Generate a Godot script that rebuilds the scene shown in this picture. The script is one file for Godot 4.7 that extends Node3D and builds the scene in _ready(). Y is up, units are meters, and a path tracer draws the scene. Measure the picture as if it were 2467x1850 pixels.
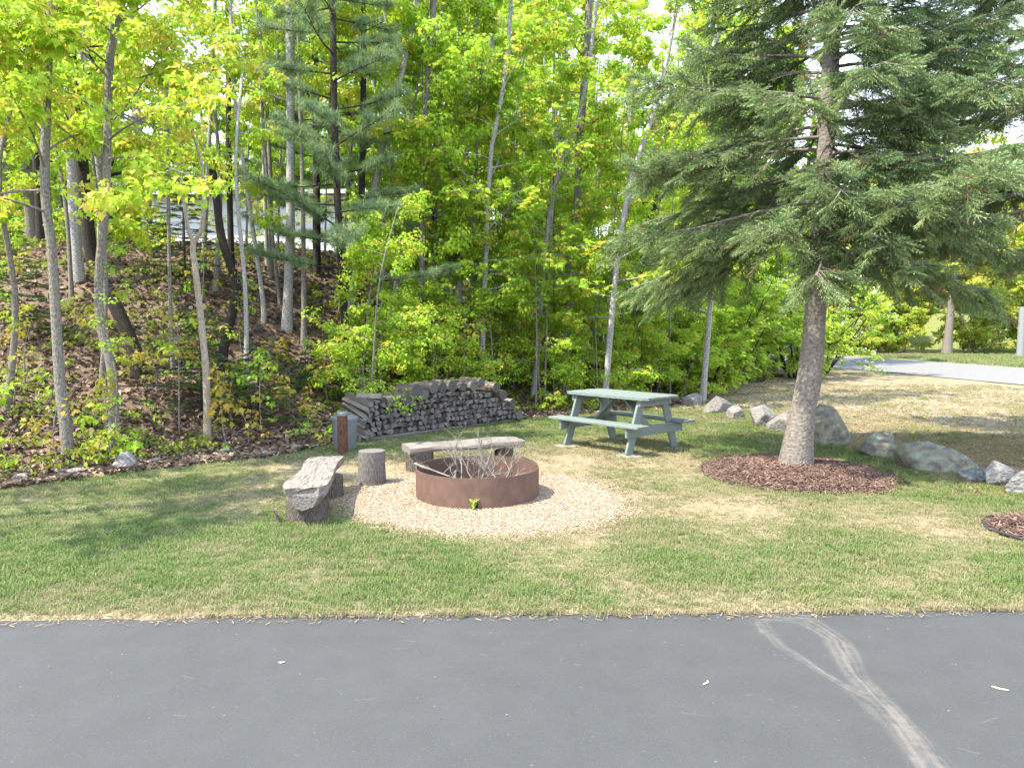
extends Node3D
# A fire ring and a picnic table on a lawn in front of spring woods. Metres; V(x, y, d) is a point d metres ahead of the camera.

var rng := RandomNumberGenerator.new()
var nz := FastNoiseLite.new()
var M := {}
var K := {}
var used := {}
var copies_made := 0

func V(x: float, y: float, d: float) -> Vector3:
	return Vector3(x, y, -d)

func R(a: float, b: float) -> float:
	return rng.randf_range(a, b)

# ------------------------------------------------------------------ mesh buffer
class MB:
	var v := PackedVector3Array()
	var n := PackedVector3Array()
	var c := PackedColorArray()
	var u := PackedVector2Array()
	var i := PackedInt32Array()
	var smooth := false
	var tinted := false
	var mapped := false
	var col := Color.WHITE
	func vert(p: Vector3, nn := Vector3.UP, uv := Vector2.ZERO) -> int:
		v.append(p)
		if smooth: n.append(nn)
		if tinted: c.append(col)
		if mapped: u.append(uv)
		return v.size() - 1
	func tri(a: int, b: int, d: int) -> void:
		i.append(a); i.append(d); i.append(b)
	func quad(a: int, b: int, d: int, e: int) -> void:
		tri(a, b, d); tri(a, d, e)
	func face(pts: Array) -> void:  # flat polygon, counter-clockwise from outside
		var k := v.size()
		for p in pts: vert(p)
		for j in range(1, pts.size() - 1): tri(k, k + j, k + j + 1)
	func mesh() -> ArrayMesh:
		var a := []
		a.resize(Mesh.ARRAY_MAX)
		a[Mesh.ARRAY_VERTEX] = v
		if smooth: a[Mesh.ARRAY_NORMAL] = n
		if tinted: a[Mesh.ARRAY_COLOR] = c
		if mapped: a[Mesh.ARRAY_TEX_UV] = u
		a[Mesh.ARRAY_INDEX] = i
		var m := ArrayMesh.new()
		m.add_surface_from_arrays(Mesh.PRIMITIVE_TRIANGLES, a)
		return m
	# a tapered tube along points; lump makes it uneven round and along
	func tube(pts: Array, rad: Array, sides := 8, cap := true, lump := 0.0, noise: FastNoiseLite = null) -> void:
		var first := v.size()
		var t0: Vector3 = (pts[1] - pts[0]).normalized()
		var side := t0.cross(Vector3(0.31, 0.2, 0.93)).normalized()
		for k in pts.size():
			var p: Vector3 = pts[k]
			var t: Vector3 = (pts[mini(k + 1, pts.size() - 1)] - pts[maxi(k - 1, 0)]).normalized()
			side = (side - t * side.dot(t)).normalized()
			var up := t.cross(side)
			for s in sides:
				var a := TAU * s / sides
				var o := side * cos(a) + up * sin(a)
				var r: float = rad[k]
				if lump > 0.0 and noise: r *= 1.0 + lump * noise.get_noise_3dv((p + o * r) * 9.0)
				vert(p + o * r, o)
		for k in pts.size() - 1:
			for s in sides:
				var a := first + k * sides + s
				var b := first + k * sides + (s + 1) % sides
				quad(a, b, b + sides, a + sides)
		if cap:
			for e in 2:
				var k: int = (pts.size() - 1) * e
				var t: Vector3 = (pts[1] - pts[0]).normalized() * -1.0 if e == 0 else (pts[k] - pts[k - 1]).normalized()
				var m := vert(pts[k], t)
				var ring := v.size()
				for s in sides: vert(v[first + k * sides + s], t)
				for s in sides:
					if e == 0: tri(m, ring + (s + 1) % sides, ring + s)
					else: tri(m, ring + s, ring + (s + 1) % sides)
	# box with bevelled edges, placed by a transform
	func bbox(xf: Transform3D, size: Vector3, bev := 0.006) -> void:
		var h := size / 2.0
		var b := minf(bev, minf(h.x, minf(h.y, h.z)) * 0.45)
		var ax := [Vector3.RIGHT, Vector3.UP, Vector3.BACK]
		var hh := [h.x, h.y, h.z]
		for f in 3:
			for sg in [-1.0, 1.0]:
				var n1: Vector3 = ax[f] * sg
				var a1: Vector3 = ax[(f + 1) % 3]
				var a2: Vector3 = ax[(f + 2) % 3]
				var p := []
				for q in [[-1, -1], [1, -1], [1, 1], [-1, 1]]:
					p.append(xf * (n1 * hh[f] + a1 * (hh[(f + 1) % 3] - b) * q[0] + a2 * (hh[(f + 2) % 3] - b) * q[1]))
				if sg < 0: p.reverse()
				face(p)
		for f in 3:
			for s1 in [-1.0, 1.0]:
				for s2 in [-1.0, 1.0]:
					var a0: Vector3 = ax[f]
					var a1: Vector3 = ax[(f + 1) % 3] * s1
					var a2: Vector3 = ax[(f + 2) % 3] * s2
					var l: float = hh[f] - b
					var h1: float = hh[(f + 1) % 3]
					var h2: float = hh[(f + 2) % 3]
					var p := [xf * (a0 * -l + a1 * h1 + a2 * (h2 - b)), xf * (a0 * l + a1 * h1 + a2 * (h2 - b)), xf * (a0 * l + a1 * (h1 - b) + a2 * h2), xf * (a0 * -l + a1 * (h1 - b) + a2 * h2)]
					if s1 * s2 < 0: p.reverse()
					face(p)
		for s0 in [-1.0, 1.0]:
			for s1 in [-1.0, 1.0]:
				for s2 in [-1.0, 1.0]:
					var sg := Vector3(s0, s1, s2)
					var p := [xf * (sg * Vector3(h.x, h.y - b, h.z - b)), xf * (sg * Vector3(h.x - b, h.y, h.z - b)), xf * (sg * Vector3(h.x - b, h.y - b, h.z))]
					if s0 * s1 * s2 < 0: p.reverse()
					face(p)
	# upright prism over a polygon in x, z (counter-clockwise seen from above with z towards the viewer)
	func prism(poly: Array, y0: float, y1: float, bev := 0.0) -> void:
		var top := []
		var bot := []
		var mid := Vector2.ZERO
		for q in poly: mid += q / poly.size()
		var rim := []
		for q in poly:
			var s: Vector2 = q + (mid - q).normalized() * bev
			top.append(Vector3(s.x, y1, s.y)); bot.append(Vector3(q.x, y0, q.y)); rim.append(Vector3(q.x, y1 - bev, q.y))
		var up := top.duplicate()
		face(up)
		var dn := bot.duplicate(); dn.reverse(); face(dn)
		for k in poly.size():
			var k2 := (k + 1) % poly.size()
			face([bot[k], bot[k2], rim[k2], rim[k]])
			if bev > 0: face([rim[k], rim[k2], top[k2], top[k]])
	func lathe(prof: Array, sides: int, cen := Vector3.ZERO, wob := 0.0, noise: FastNoiseLite = null) -> void:
		# prof: Vector2(r, y) from bottom to top, outside; smooth round, flat bands
		for k in prof.size() - 1:
			var a: Vector2 = prof[k]
			var b: Vector2 = prof[k + 1]
			var nn := Vector2(b.y - a.y, -(b.x - a.x)).normalized()
			var f := v.size()
			for s in sides + 1:
				var g := TAU * (s % sides) / sides
				var o := Vector3(cos(g), 0, sin(g))
				var w := 1.0
				var w2 := 1.0
				if noise and wob > 0:
					w = 1.0 + wob * noise.get_noise_3dv((o * 0.5 + Vector3(0, a.y, 0) + cen) * 7.0)
					w2 = 1.0 + wob * noise.get_noise_3dv((o * 0.5 + Vector3(0, b.y, 0) + cen) * 7.0)
				vert(cen + o * a.x * w + Vector3(0, a.y, 0), (o * nn.x + Vector3.UP * nn.y).normalized())
				vert(cen + o * b.x * w2 + Vector3(0, b.y, 0), (o * nn.x + Vector3.UP * nn.y).normalized())
			for s in sides:
				quad(f + s * 2, f + s * 2 + 1, f + s * 2 + 3, f + s * 2 + 2)

# ------------------------------------------------------------------ nodes
func numbered(called: String) -> String:
	used[called] = used.get(called, -1) + 1
	return called if used[called] == 0 else "%s_%03d" % [called, used[called]]

func thing(called: String, label: String, category: String, at := Vector3.ZERO, turn := 0.0, group := "") -> Node3D:
	var o := Node3D.new()
	o.name = numbered(called)
	o.position = at
	o.rotation.y = turn
	add_child(o)
	meta(o, label, category, group)
	return o

func meta(o: Node, label: String, category: String, group := "", kind := "") -> void:
	if label: o.set_meta("label", label)
	if category: o.set_meta("category", category)
	if group: o.set_meta("group", group)
	if kind: o.set_meta("kind", kind)

func part(parent: Node, called: String, mesh: Mesh, m: Material, kind := "") -> MeshInstance3D:
	var o := MeshInstance3D.new()
	o.name = called
	o.mesh = mesh
	o.material_override = m
	parent.add_child(o, true)
	if kind: o.set_meta("kind", kind)
	return o

func single(called: String, mesh: Mesh, m: Material, label: String, category: String, at := Vector3.ZERO, turn := 0.0, group := "") -> MeshInstance3D:
	var o := MeshInstance3D.new()
	o.name = numbered(called)
	o.mesh = mesh
	o.material_override = m
	o.position = at
	o.rotation.y = turn
	add_child(o)
	meta(o, label, category, group)
	return o

func setting(called: String, mesh: Mesh, m: Material) -> MeshInstance3D:
	var o := part(self, called, mesh, m, "structure")
	o.set_meta("label", called.replace("_", " ") + " of the yard and woods")
	return o

func many(parent: Node, called: String, mesh: Mesh, m: Material, xf: Array, cols: Array) -> MultiMeshInstance3D:
	var mm := MultiMesh.new()
	mm.transform_format = MultiMesh.TRANSFORM_3D
	mm.use_colors = cols.size() > 0
	mm.mesh = mesh
	mm.instance_count = xf.size()
	copies_made += xf.size()
	for k in xf.size():
		mm.set_instance_transform(k, xf[k])
	if cols.size() > 0:
		for k in xf.size():
			mm.set_instance_color(k, cols[k])
	var o := MultiMeshInstance3D.new()
	o.name = called
	o.multimesh = mm
	o.material_override = m
	parent.add_child(o, true)
	o.set_meta("kind", "stuff")
	return o

# ------------------------------------------------------------------ materials
func lin(r: float, g: float, b: float) -> Color:
	return Color(r, g, b).linear_to_srgb()

func noise_tex(freq: float, ramp: Array, sd: int, octaves := 4, size := 512, kind := FastNoiseLite.TYPE_SIMPLEX_SMOOTH) -> NoiseTexture2D:
	var f := FastNoiseLite.new()
	f.noise_type = kind
	f.frequency = freq
	f.fractal_octaves = octaves
	f.seed = sd
	var t := NoiseTexture2D.new()
	t.width = size
	t.height = size
	t.seamless = true
	t.noise = f
	if ramp.size():
		var g := Gradient.new()
		var offs := PackedFloat32Array()
		var cs := PackedColorArray()
		for k in ramp.size():
			offs.append(ramp[k][0]); cs.append(ramp[k][1])
		g.offsets = offs
		g.colors = cs
		t.color_ramp = g
	return t

func mat(called: String, color: Color, rough := 0.85, tex: Texture2D = null, scale := Vector3.ONE, bump: Texture2D = null, relief := 0.5, world := true) -> StandardMaterial3D:
	var m := StandardMaterial3D.new()
	m.resource_name = called
	m.albedo_color = color
	m.roughness = rough
	m.metallic_specular = 0.35
	if tex or bump:
		m.uv1_triplanar = true
		m.uv1_world_triplanar = world
		m.uv1_scale = scale
		if tex: m.albedo_texture = tex
		if bump:
			m.heightmap_enabled = true
			m.heightmap_texture = bump
			m.heightmap_scale = relief
	M[called] = m
	return m

func leafy(called: String, back := 0.8, rough := 0.55) -> StandardMaterial3D:
	var m := StandardMaterial3D.new()
	m.resource_name = called
	m.albedo_color = Color.WHITE
	m.vertex_color_use_as_albedo = true
	m.roughness = rough
	m.metallic_specular = 0.3
	if back > 0:
		m.backlight_enabled = true
		m.backlight = Color(back, back, back * 0.85).linear_to_srgb()
	M[called] = m
	return m

func make_materials() -> void:
	var grey_ramp := func(a: float, b: float) -> Array: return [[0.25, lin(a, a, a)], [0.75, lin(b, b, b)]]
	var fine: NoiseTexture2D = noise_tex(0.05, [], 11, 4, 512)
	K.fine = fine
	K.coarse = noise_tex(0.012, [], 12, 5, 512)
	# ground: grain over vertex colours
	var g := mat("ground_soil", Color.WHITE, 0.95, noise_tex(0.06, [[0.2, lin(0.55, 0.55, 0.55)], [0.5, lin(0.9, 0.88, 0.85)], [0.85, lin(1, 1, 1)]], 3, 5), Vector3(0.9, 0.9, 0.9), fine, 1.5)
	g.vertex_color_use_as_albedo = true
	mat("far_ground", lin(0.12, 0.13, 0.06), 0.95)
	mat("road_concrete", lin(1, 1, 1), 0.9, noise_tex(0.03, [[0.2, lin(0.13, 0.125, 0.118)], [0.8, lin(0.175, 0.168, 0.158)]], 5), Vector3(0.4, 0.4, 0.4))
	mat("chip_bed", lin(1, 1, 1), 0.95, noise_tex(0.08, [[0.2, lin(0.187, 0.1232, 0.07225)], [0.5, lin(0.323, 0.2295, 0.153)], [0.8, lin(0.408, 0.3145, 0.2253)]], 6, 5), Vector3(2.2, 2.2, 2.2), fine, 1.2)
	mat("mulch_bed", lin(1, 1, 1), 0.95, noise_tex(0.08, [[0.2, lin(0.0255, 0.0153, 0.01105)], [0.8, lin(0.0935, 0.0595, 0.04675)]], 7, 5), Vector3(2.2, 2.2, 2.2), fine, 1.5)
	var rust := mat("rusty_steel", lin(1, 1, 1), 0.72, noise_tex(0.02, [[0.2, lin(0.1003, 0.0629, 0.0493)], [0.5, lin(0.119, 0.0731, 0.05695)], [0.8, lin(0.1428, 0.085, 0.06205)]], 8, 6), Vector3(0.9, 0.6, 0.9), K.fine, 0.06)
	rust.metallic = 0.15
	mat("rusty_pipe", lin(1, 1, 1), 0.85, noise_tex(0.03, [[0.2, lin(0.05, 0.024, 0.015)], [0.5, lin(0.095, 0.042, 0.023)], [0.8, lin(0.13, 0.07, 0.045)]], 9, 5), Vector3(1.6, 0.8, 1.6))
	var galv := mat("galvanised", lin(1, 1, 1), 0.5, noise_tex(0.025, [[0.2, lin(0.135, 0.155, 0.158)], [0.8, lin(0.20, 0.222, 0.225)]], 10, 4), Vector3(4, 2.5, 4))
	galv.metallic = 0.45
	mat("grey_wood", lin(1, 1, 1), 0.9, noise_tex(0.03, [[0.2, lin(0.08775, 0.07762, 0.0675)], [0.5, lin(0.1417, 0.1283, 0.1134)], [0.8, lin(0.189, 0.1755, 0.1552)]], 13, 5), Vector3(3, 6, 3), fine, 0.5, false)
	mat("slab_wood", lin(1, 1, 1), 0.9, noise_tex(0.02, [[0.25, lin(0.08705, 0.07254, 0.06166)], [0.4, lin(0.156, 0.1364, 0.1175)], [0.8, lin(0.1996, 0.1791, 0.1574)]], 14, 6), Vector3(0.35, 3, 3), noise_tex(0.02, [], 15, 3), 0.35, false)
	mat("stump_bark", lin(1, 1, 1), 0.95, noise_tex(0.03, [[0.25, lin(0.05225, 0.0418, 0.0342)], [0.55, lin(0.1235, 0.1045, 0.0874)], [0.8, lin(0.1995, 0.1757, 0.152)]], 16, 5), Vector3(7, 1.0, 7), noise_tex(0.03, [], 17, 4), 2.2, false)
	mat("stump_wood", lin(1, 1, 1), 0.9, noise_tex(0.03, [[0.25, lin(0.085, 0.0748, 0.06545)], [0.55, lin(0.1487, 0.1343, 0.1207)], [0.8, lin(0.2125, 0.1955, 0.1785)]], 18, 5), Vector3(6, 0.9, 6), noise_tex(0.03, [], 19, 4), 1.0, false)
	var fw := mat("firewood", Color.WHITE, 0.92, noise_tex(0.05, [[0.2, lin(0.5, 0.5, 0.5)], [0.75, lin(1, 1, 1)]], 20, 5), Vector3(9, 9, 2), fine, 0.6, false)
	fw.vertex_color_use_as_albedo = true
	mat("sage_paint", lin(1, 1, 1), 0.6, noise_tex(0.02, [[0.2, lin(0.1197, 0.1487, 0.1363)], [0.6, lin(0.1451, 0.1762, 0.1611)], [0.85, lin(0.1814, 0.2104, 0.1959)]], 21, 6), Vector3(0.8, 4, 4), fine, 0.15, false)
	mat("paver", lin(1, 1, 1), 0.9, noise_tex(0.05, [[0.2, lin(0.24, 0.228, 0.204)], [0.8, lin(0.336, 0.324, 0.296)]], 22), Vector3(3, 3, 3), fine, 0.4)
	mat("twig", lin(0.30, 0.265, 0.22), 0.9, noise_tex(0.05, [[0.2, lin(0.5, 0.5, 0.5)], [0.8, lin(1, 1, 1)]], 23), Vector3(8, 8, 8))
	mat("ash", lin(1, 1, 1), 0.95, noise_tex(0.06, [[0.2, lin(0.10, 0.09, 0.08)], [0.8, lin(0.33, 0.31, 0.28)]], 24), Vector3(4, 4, 4), fine, 1.5)
	# bark of the trees
	mat("spruce_bark", lin(1, 1, 1), 0.95, noise_tex(0.028, [[0.2, lin(0.1063, 0.09, 0.0725)], [0.5, lin(0.1688, 0.1487, 0.125)], [0.8, lin(0.2375, 0.215, 0.185)]], 25, 6), Vector3(1.3, 1.2, 1.3), noise_tex(0.04, [], 26, 5), 1.0)
	mat("grey_bark", lin(1, 1, 1), 0.95, noise_tex(0.03, [[0.25, lin(0.092, 0.0782, 0.0644)], [0.55, lin(0.184, 0.1656, 0.1426)], [0.8, lin(0.276, 0.2576, 0.23)]], 27, 5), Vector3(3, 1.2, 3), fine, 0.8)
	mat("dark_bark", lin(1, 1, 1), 0.95, noise_tex(0.03, [[0.25, lin(0.0165, 0.0132, 0.01122)], [0.55, lin(0.0396, 0.033, 0.02772)], [0.85, lin(0.0858, 0.0726, 0.0594)]], 28, 5), Vector3(4, 1.0, 4), fine, 1.2)
	mat("birch_bark", lin(1, 1, 1), 0.85, noise_tex(0.03, [[0.3, lin(0.05, 0.043, 0.037)], [0.38, lin(0.24, 0.225, 0.205)], [0.5, lin(0.36, 0.345, 0.325)], [0.8, lin(0.45, 0.435, 0.415)]], 29, 4), Vector3(1.2, 5, 1.2), fine, 0.4)
	mat("peeled_wood", lin(1, 1, 1), 0.9, noise_tex(0.03, [[0.25, lin(0.17, 0.13, 0.10)], [0.5, lin(0.32, 0.27, 0.215)], [0.8, lin(0.43, 0.37, 0.30)]], 30, 5), Vector3(6, 0.9, 6), fine, 0.8)
	mat("fresh_wood", lin(0.42, 0.21, 0.09), 0.9)
	# stones
	for s in [["pale_stone", 0.13, 0.25, 0.95, 0.88], ["beige_stone", 0.11, 0.21, 0.92, 0.80], ["grey_stone", 0.11, 0.24, 0.95, 0.86], ["blue_stone", 0.095, 0.22, 0.985, 0.94]]:
		mat(s[0], lin(1, 1, 1), 0.92, noise_tex(0.018, [[0.2, lin(s[1], s[1] * s[3], s[1] * s[4])], [0.5, lin((s[1] + s[2]) / 2, (s[1] + s[2]) / 2 * s[3], (s[1] + s[2]) / 2 * s[4])], [0.8, lin(s[2], s[2] * s[3], s[2] * s[4])]], 31 + used.size(), 6), Vector3(1.7, 1.7, 1.7), noise_tex(0.03, [], 33, 5), 2.0)
	mat("lichen_stone", lin(1, 1, 1), 0.95, noise_tex(0.014, [[0.25, lin(0.105, 0.093, 0.0825)], [0.45, lin(0.1725, 0.15, 0.132)], [0.52, lin(0.1875, 0.1875, 0.135)], [0.62, lin(0.18, 0.195, 0.1275)], [0.85, lin(0.285, 0.3, 0.225)]], 35, 6), Vector3(0.8, 0.8, 0.8), noise_tex(0.03, [], 36, 5), 2.0)
	mat("white_siding", lin(0.62, 0.63, 0.64), 0.6)
	mat("grey_shingle", lin(1, 1, 1), 0.9, noise_tex(0.08, [[0.2, lin(0.13, 0.13, 0.13)], [0.8, lin(0.24, 0.23, 0.23)]], 37), Vector3(2, 2, 2))
	mat("black_plastic", lin(0.012, 0.014, 0.018), 0.45)
	mat("black_edging", lin(0.03, 0.032, 0.035), 0.6)
	mat("grey_post", lin(1, 1, 1), 0.9, noise_tex(0.05, [[0.2, lin(0.16, 0.17, 0.18)], [0.8, lin(0.27, 0.28, 0.29)]], 38), Vector3(2, 0.5, 2))
	leafy("leaf", 0.95, 0.5)
	leafy("needle", 0.35, 0.6)
	leafy("grass_blade", 0.6, 0.6)
	leafy("litter", 0.15, 0.9)
	leafy("chip", 0.0, 0.95)
	leafy("petal", 0.5, 0.7)

# ------------------------------------------------------------------ terrain
const EDGE := [Vector2(-60, 2), Vector2(-9, 6.6), Vector2(-7, 7.3), Vector2(-5.57, 8.05), Vector2(-4.6, 9.1), Vector2(-3.2, 10.2), Vector2(-2.6, 11.3), Vector2(-1.5, 12.6), Vector2(0, 14.0), Vector2(1.2, 14.9), Vector2(3.2, 16.3), Vector2(4.6, 18), Vector2(5.4, 20.3), Vector2(8, 24), Vector2(12, 30), Vector2(14, 40), Vector2(16, 60), Vector2(60, 90)]

func edge(x: float) -> float:  # where the woods begin
	if x <= EDGE[0].x: return EDGE[0].y
	for k in range(1, EDGE.size()):
		if x < EDGE[k].x:
			var a: Vector2 = EDGE[k - 1]
			var b: Vector2 = EDGE[k]
			return lerpf(a.y, b.y, (x - a.x) / (b.x - a.x))
	return EDGE[-1].y

func ss(t: float) -> float:
	t = clampf(t, 0, 1)
	return t * t * (3.0 - 2.0 * t)

func hill(x: float, d: float) -> float:
	var s := d - edge(x)
	var y := 3.75 * ss((6.5 - x) / 10.5) * ss(s / 12.0)
	if s > 0: y += 0.1 * ss(s / 2.0) * nz.get_noise_2d(x * 22.0, d * 22.0)
	y += 4.2 * ss((d - 50.0) / 16.0) * ss((x - 22.0) / 14.0)
	return y

func drive_edge(x: float) -> float:
	return 4.32 + 0.028 * x + 0.03 * nz.get_noise_1d(x * 160.0) + 0.018 * nz.get_noise_1d(x * 900.0) + 0.03 * nz.get_noise_1d(x * 26.0 + 70.0)

func in_chips(x: float, d: float) -> float:  # < 1 inside the wood-chip bed
	var a := atan2(d - 7.35, x + 0.28)
	var r := 1.36 + 0.10 * nz.get_noise_2d(cos(a) * 60.0, sin(a) * 60.0) + 0.05 * nz.get_noise_2d(cos(a) * 240.0, sin(a) * 240.0)
	return Vector2(x + 0.28, d - 7.35).length() / r

func in_mulch(x: float, d: float) -> float:
	var a := atan2(d - 8.65, x - 3.35)
	var r := 1.0 + 0.1 * nz.get_noise_2d(cos(a) * 70.0 + 300.0, sin(a) * 70.0)
	return Vector2((x - 3.35) / 1.02, (d - 8.65) / 1.12).length() / r

func in_mulch2(x: float, d: float) -> float:
	return Vector2(x - 4.62, d - 6.08).length() / 0.55

func blob(x: float, d: float, cx: float, cd: float, rx: float, rd: float) -> float:
	return exp(-((x - cx) * (x - cx) / (rx * rx) + (d - cd) * (d - cd) / (rd * rd)))

func dry(x: float, d: float) -> float:  # 0 lush .. 1 straw or bare
	var n := nz.get_noise_2d(x * 55.0, d * 55.0) * 0.5 + nz.get_noise_2d(x * 210.0 + 50.0, d * 210.0) * 0.4 + nz.get_noise_2d(x * 700.0, d * 700.0) * 0.25
	var v := 0.36 + n * 0.75
	v += 0.38 * blob(x, d, 2.1, 7.0, 1.3, 0.75) + 0.35 * blob(x, d, 1.1, 9.4, 1.6, 0.9) + 0.3 * blob(x, d, 3.9, 6.3, 0.9, 0.5)
	v += 0.6 * blob(x, d, -0.28, 7.35, 1.75, 1.75) + 0.3 * blob(x, d, -2.2, 8.2, 1.0, 0.9)
	v += 0.35 * blob(x, d, -1.0, 8.9, 1.6, 0.7) + 0.3 * blob(x, d, 1.6, 10.6, 1.0, 0.8)
	v -= 0.28 * blob(x, d, -2.8, 5.9, 3.0, 0.9) + 0.25 * blob(x, d, 2.0, 12.2, 1.6, 1.2) + 0.25 * blob(x, d, -0.6, 13.0, 2.0, 1.0)
	v -= 0.12 * blob(x, d, 0.5, 5.4, 3.0, 0.6) + 0.2 * blob(x, d, 4.6, 7.6, 0.9, 0.5) + 0.3 * blob(x, d, 3.2, 10.4, 1.6, 0.5)
	v += 0.55 * exp(-maxf(0.0, d - drive_edge(x)) / 0.07)
	if d > 10.5 and x > 4.4: v += 0.42 * ss((x - 4.4) / 1.0) * ss((d - 10.0) / 2.0) * (1.0 - ss((d - 24.0) / 8.0))
	v += 0.5 * ss((x - 4.5) / 0.8) * ss((d - 7.6) / 0.7) * (1.0 - ss((d - 10.5) / 1.0))
	return clampf(v, 0, 1)

func ground_colour(x: float, d: float) -> Color:
	var s := d - edge(x)
	var n := nz.get_noise_2d(x * 130.0 + 40.0, d * 130.0)
	var n2 := nz.get_noise_2d(x * 420.0, d * 420.0 + 90.0)
	var wood := Color(0.085, 0.06, 0.044).lerp(Color(0.20, 0.145, 0.105), clampf(0.45 + n * 0.6 + n2 * 0.6, 0, 1))
	var q := dry(x, d)
	var lawn := Color(0.115, 0.125, 0.05).lerp(Color(0.28, 0.22, 0.145), q)
	if x > 4.4 and d > 7.4:  # needles and bare sand beyond the boulders
		var needles := Color(0.27, 0.15, 0.07)
		var k := ss((x - 4.4) / 0.6) * (1.0 - ss((d - 10.6 - n) / 1.4))
		lawn = lawn.lerp(needles, clampf(k * (0.65 + n2), 0, 0.9))
		var sand := blob(x, d, 6.4, 15.0, 2.4, 1.9) + 0.9 * blob(x, d, 9.5, 18.5, 4.0, 1.6)
		lawn = lawn.lerp(Color(0.29, 0.225, 0.165), clampf(sand * (1.0 + n2), 0, 1))
	var far := ss((d - 26.0) / 8.0) * ss((x - 13.0) / 4.0)
	lawn = lawn.lerp(Color(0.17, 0.19, 0.055), far * 0.8)
	return lawn.lerp(wood, ss((s + 0.35 + n * 0.5) / 0.6))

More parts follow.
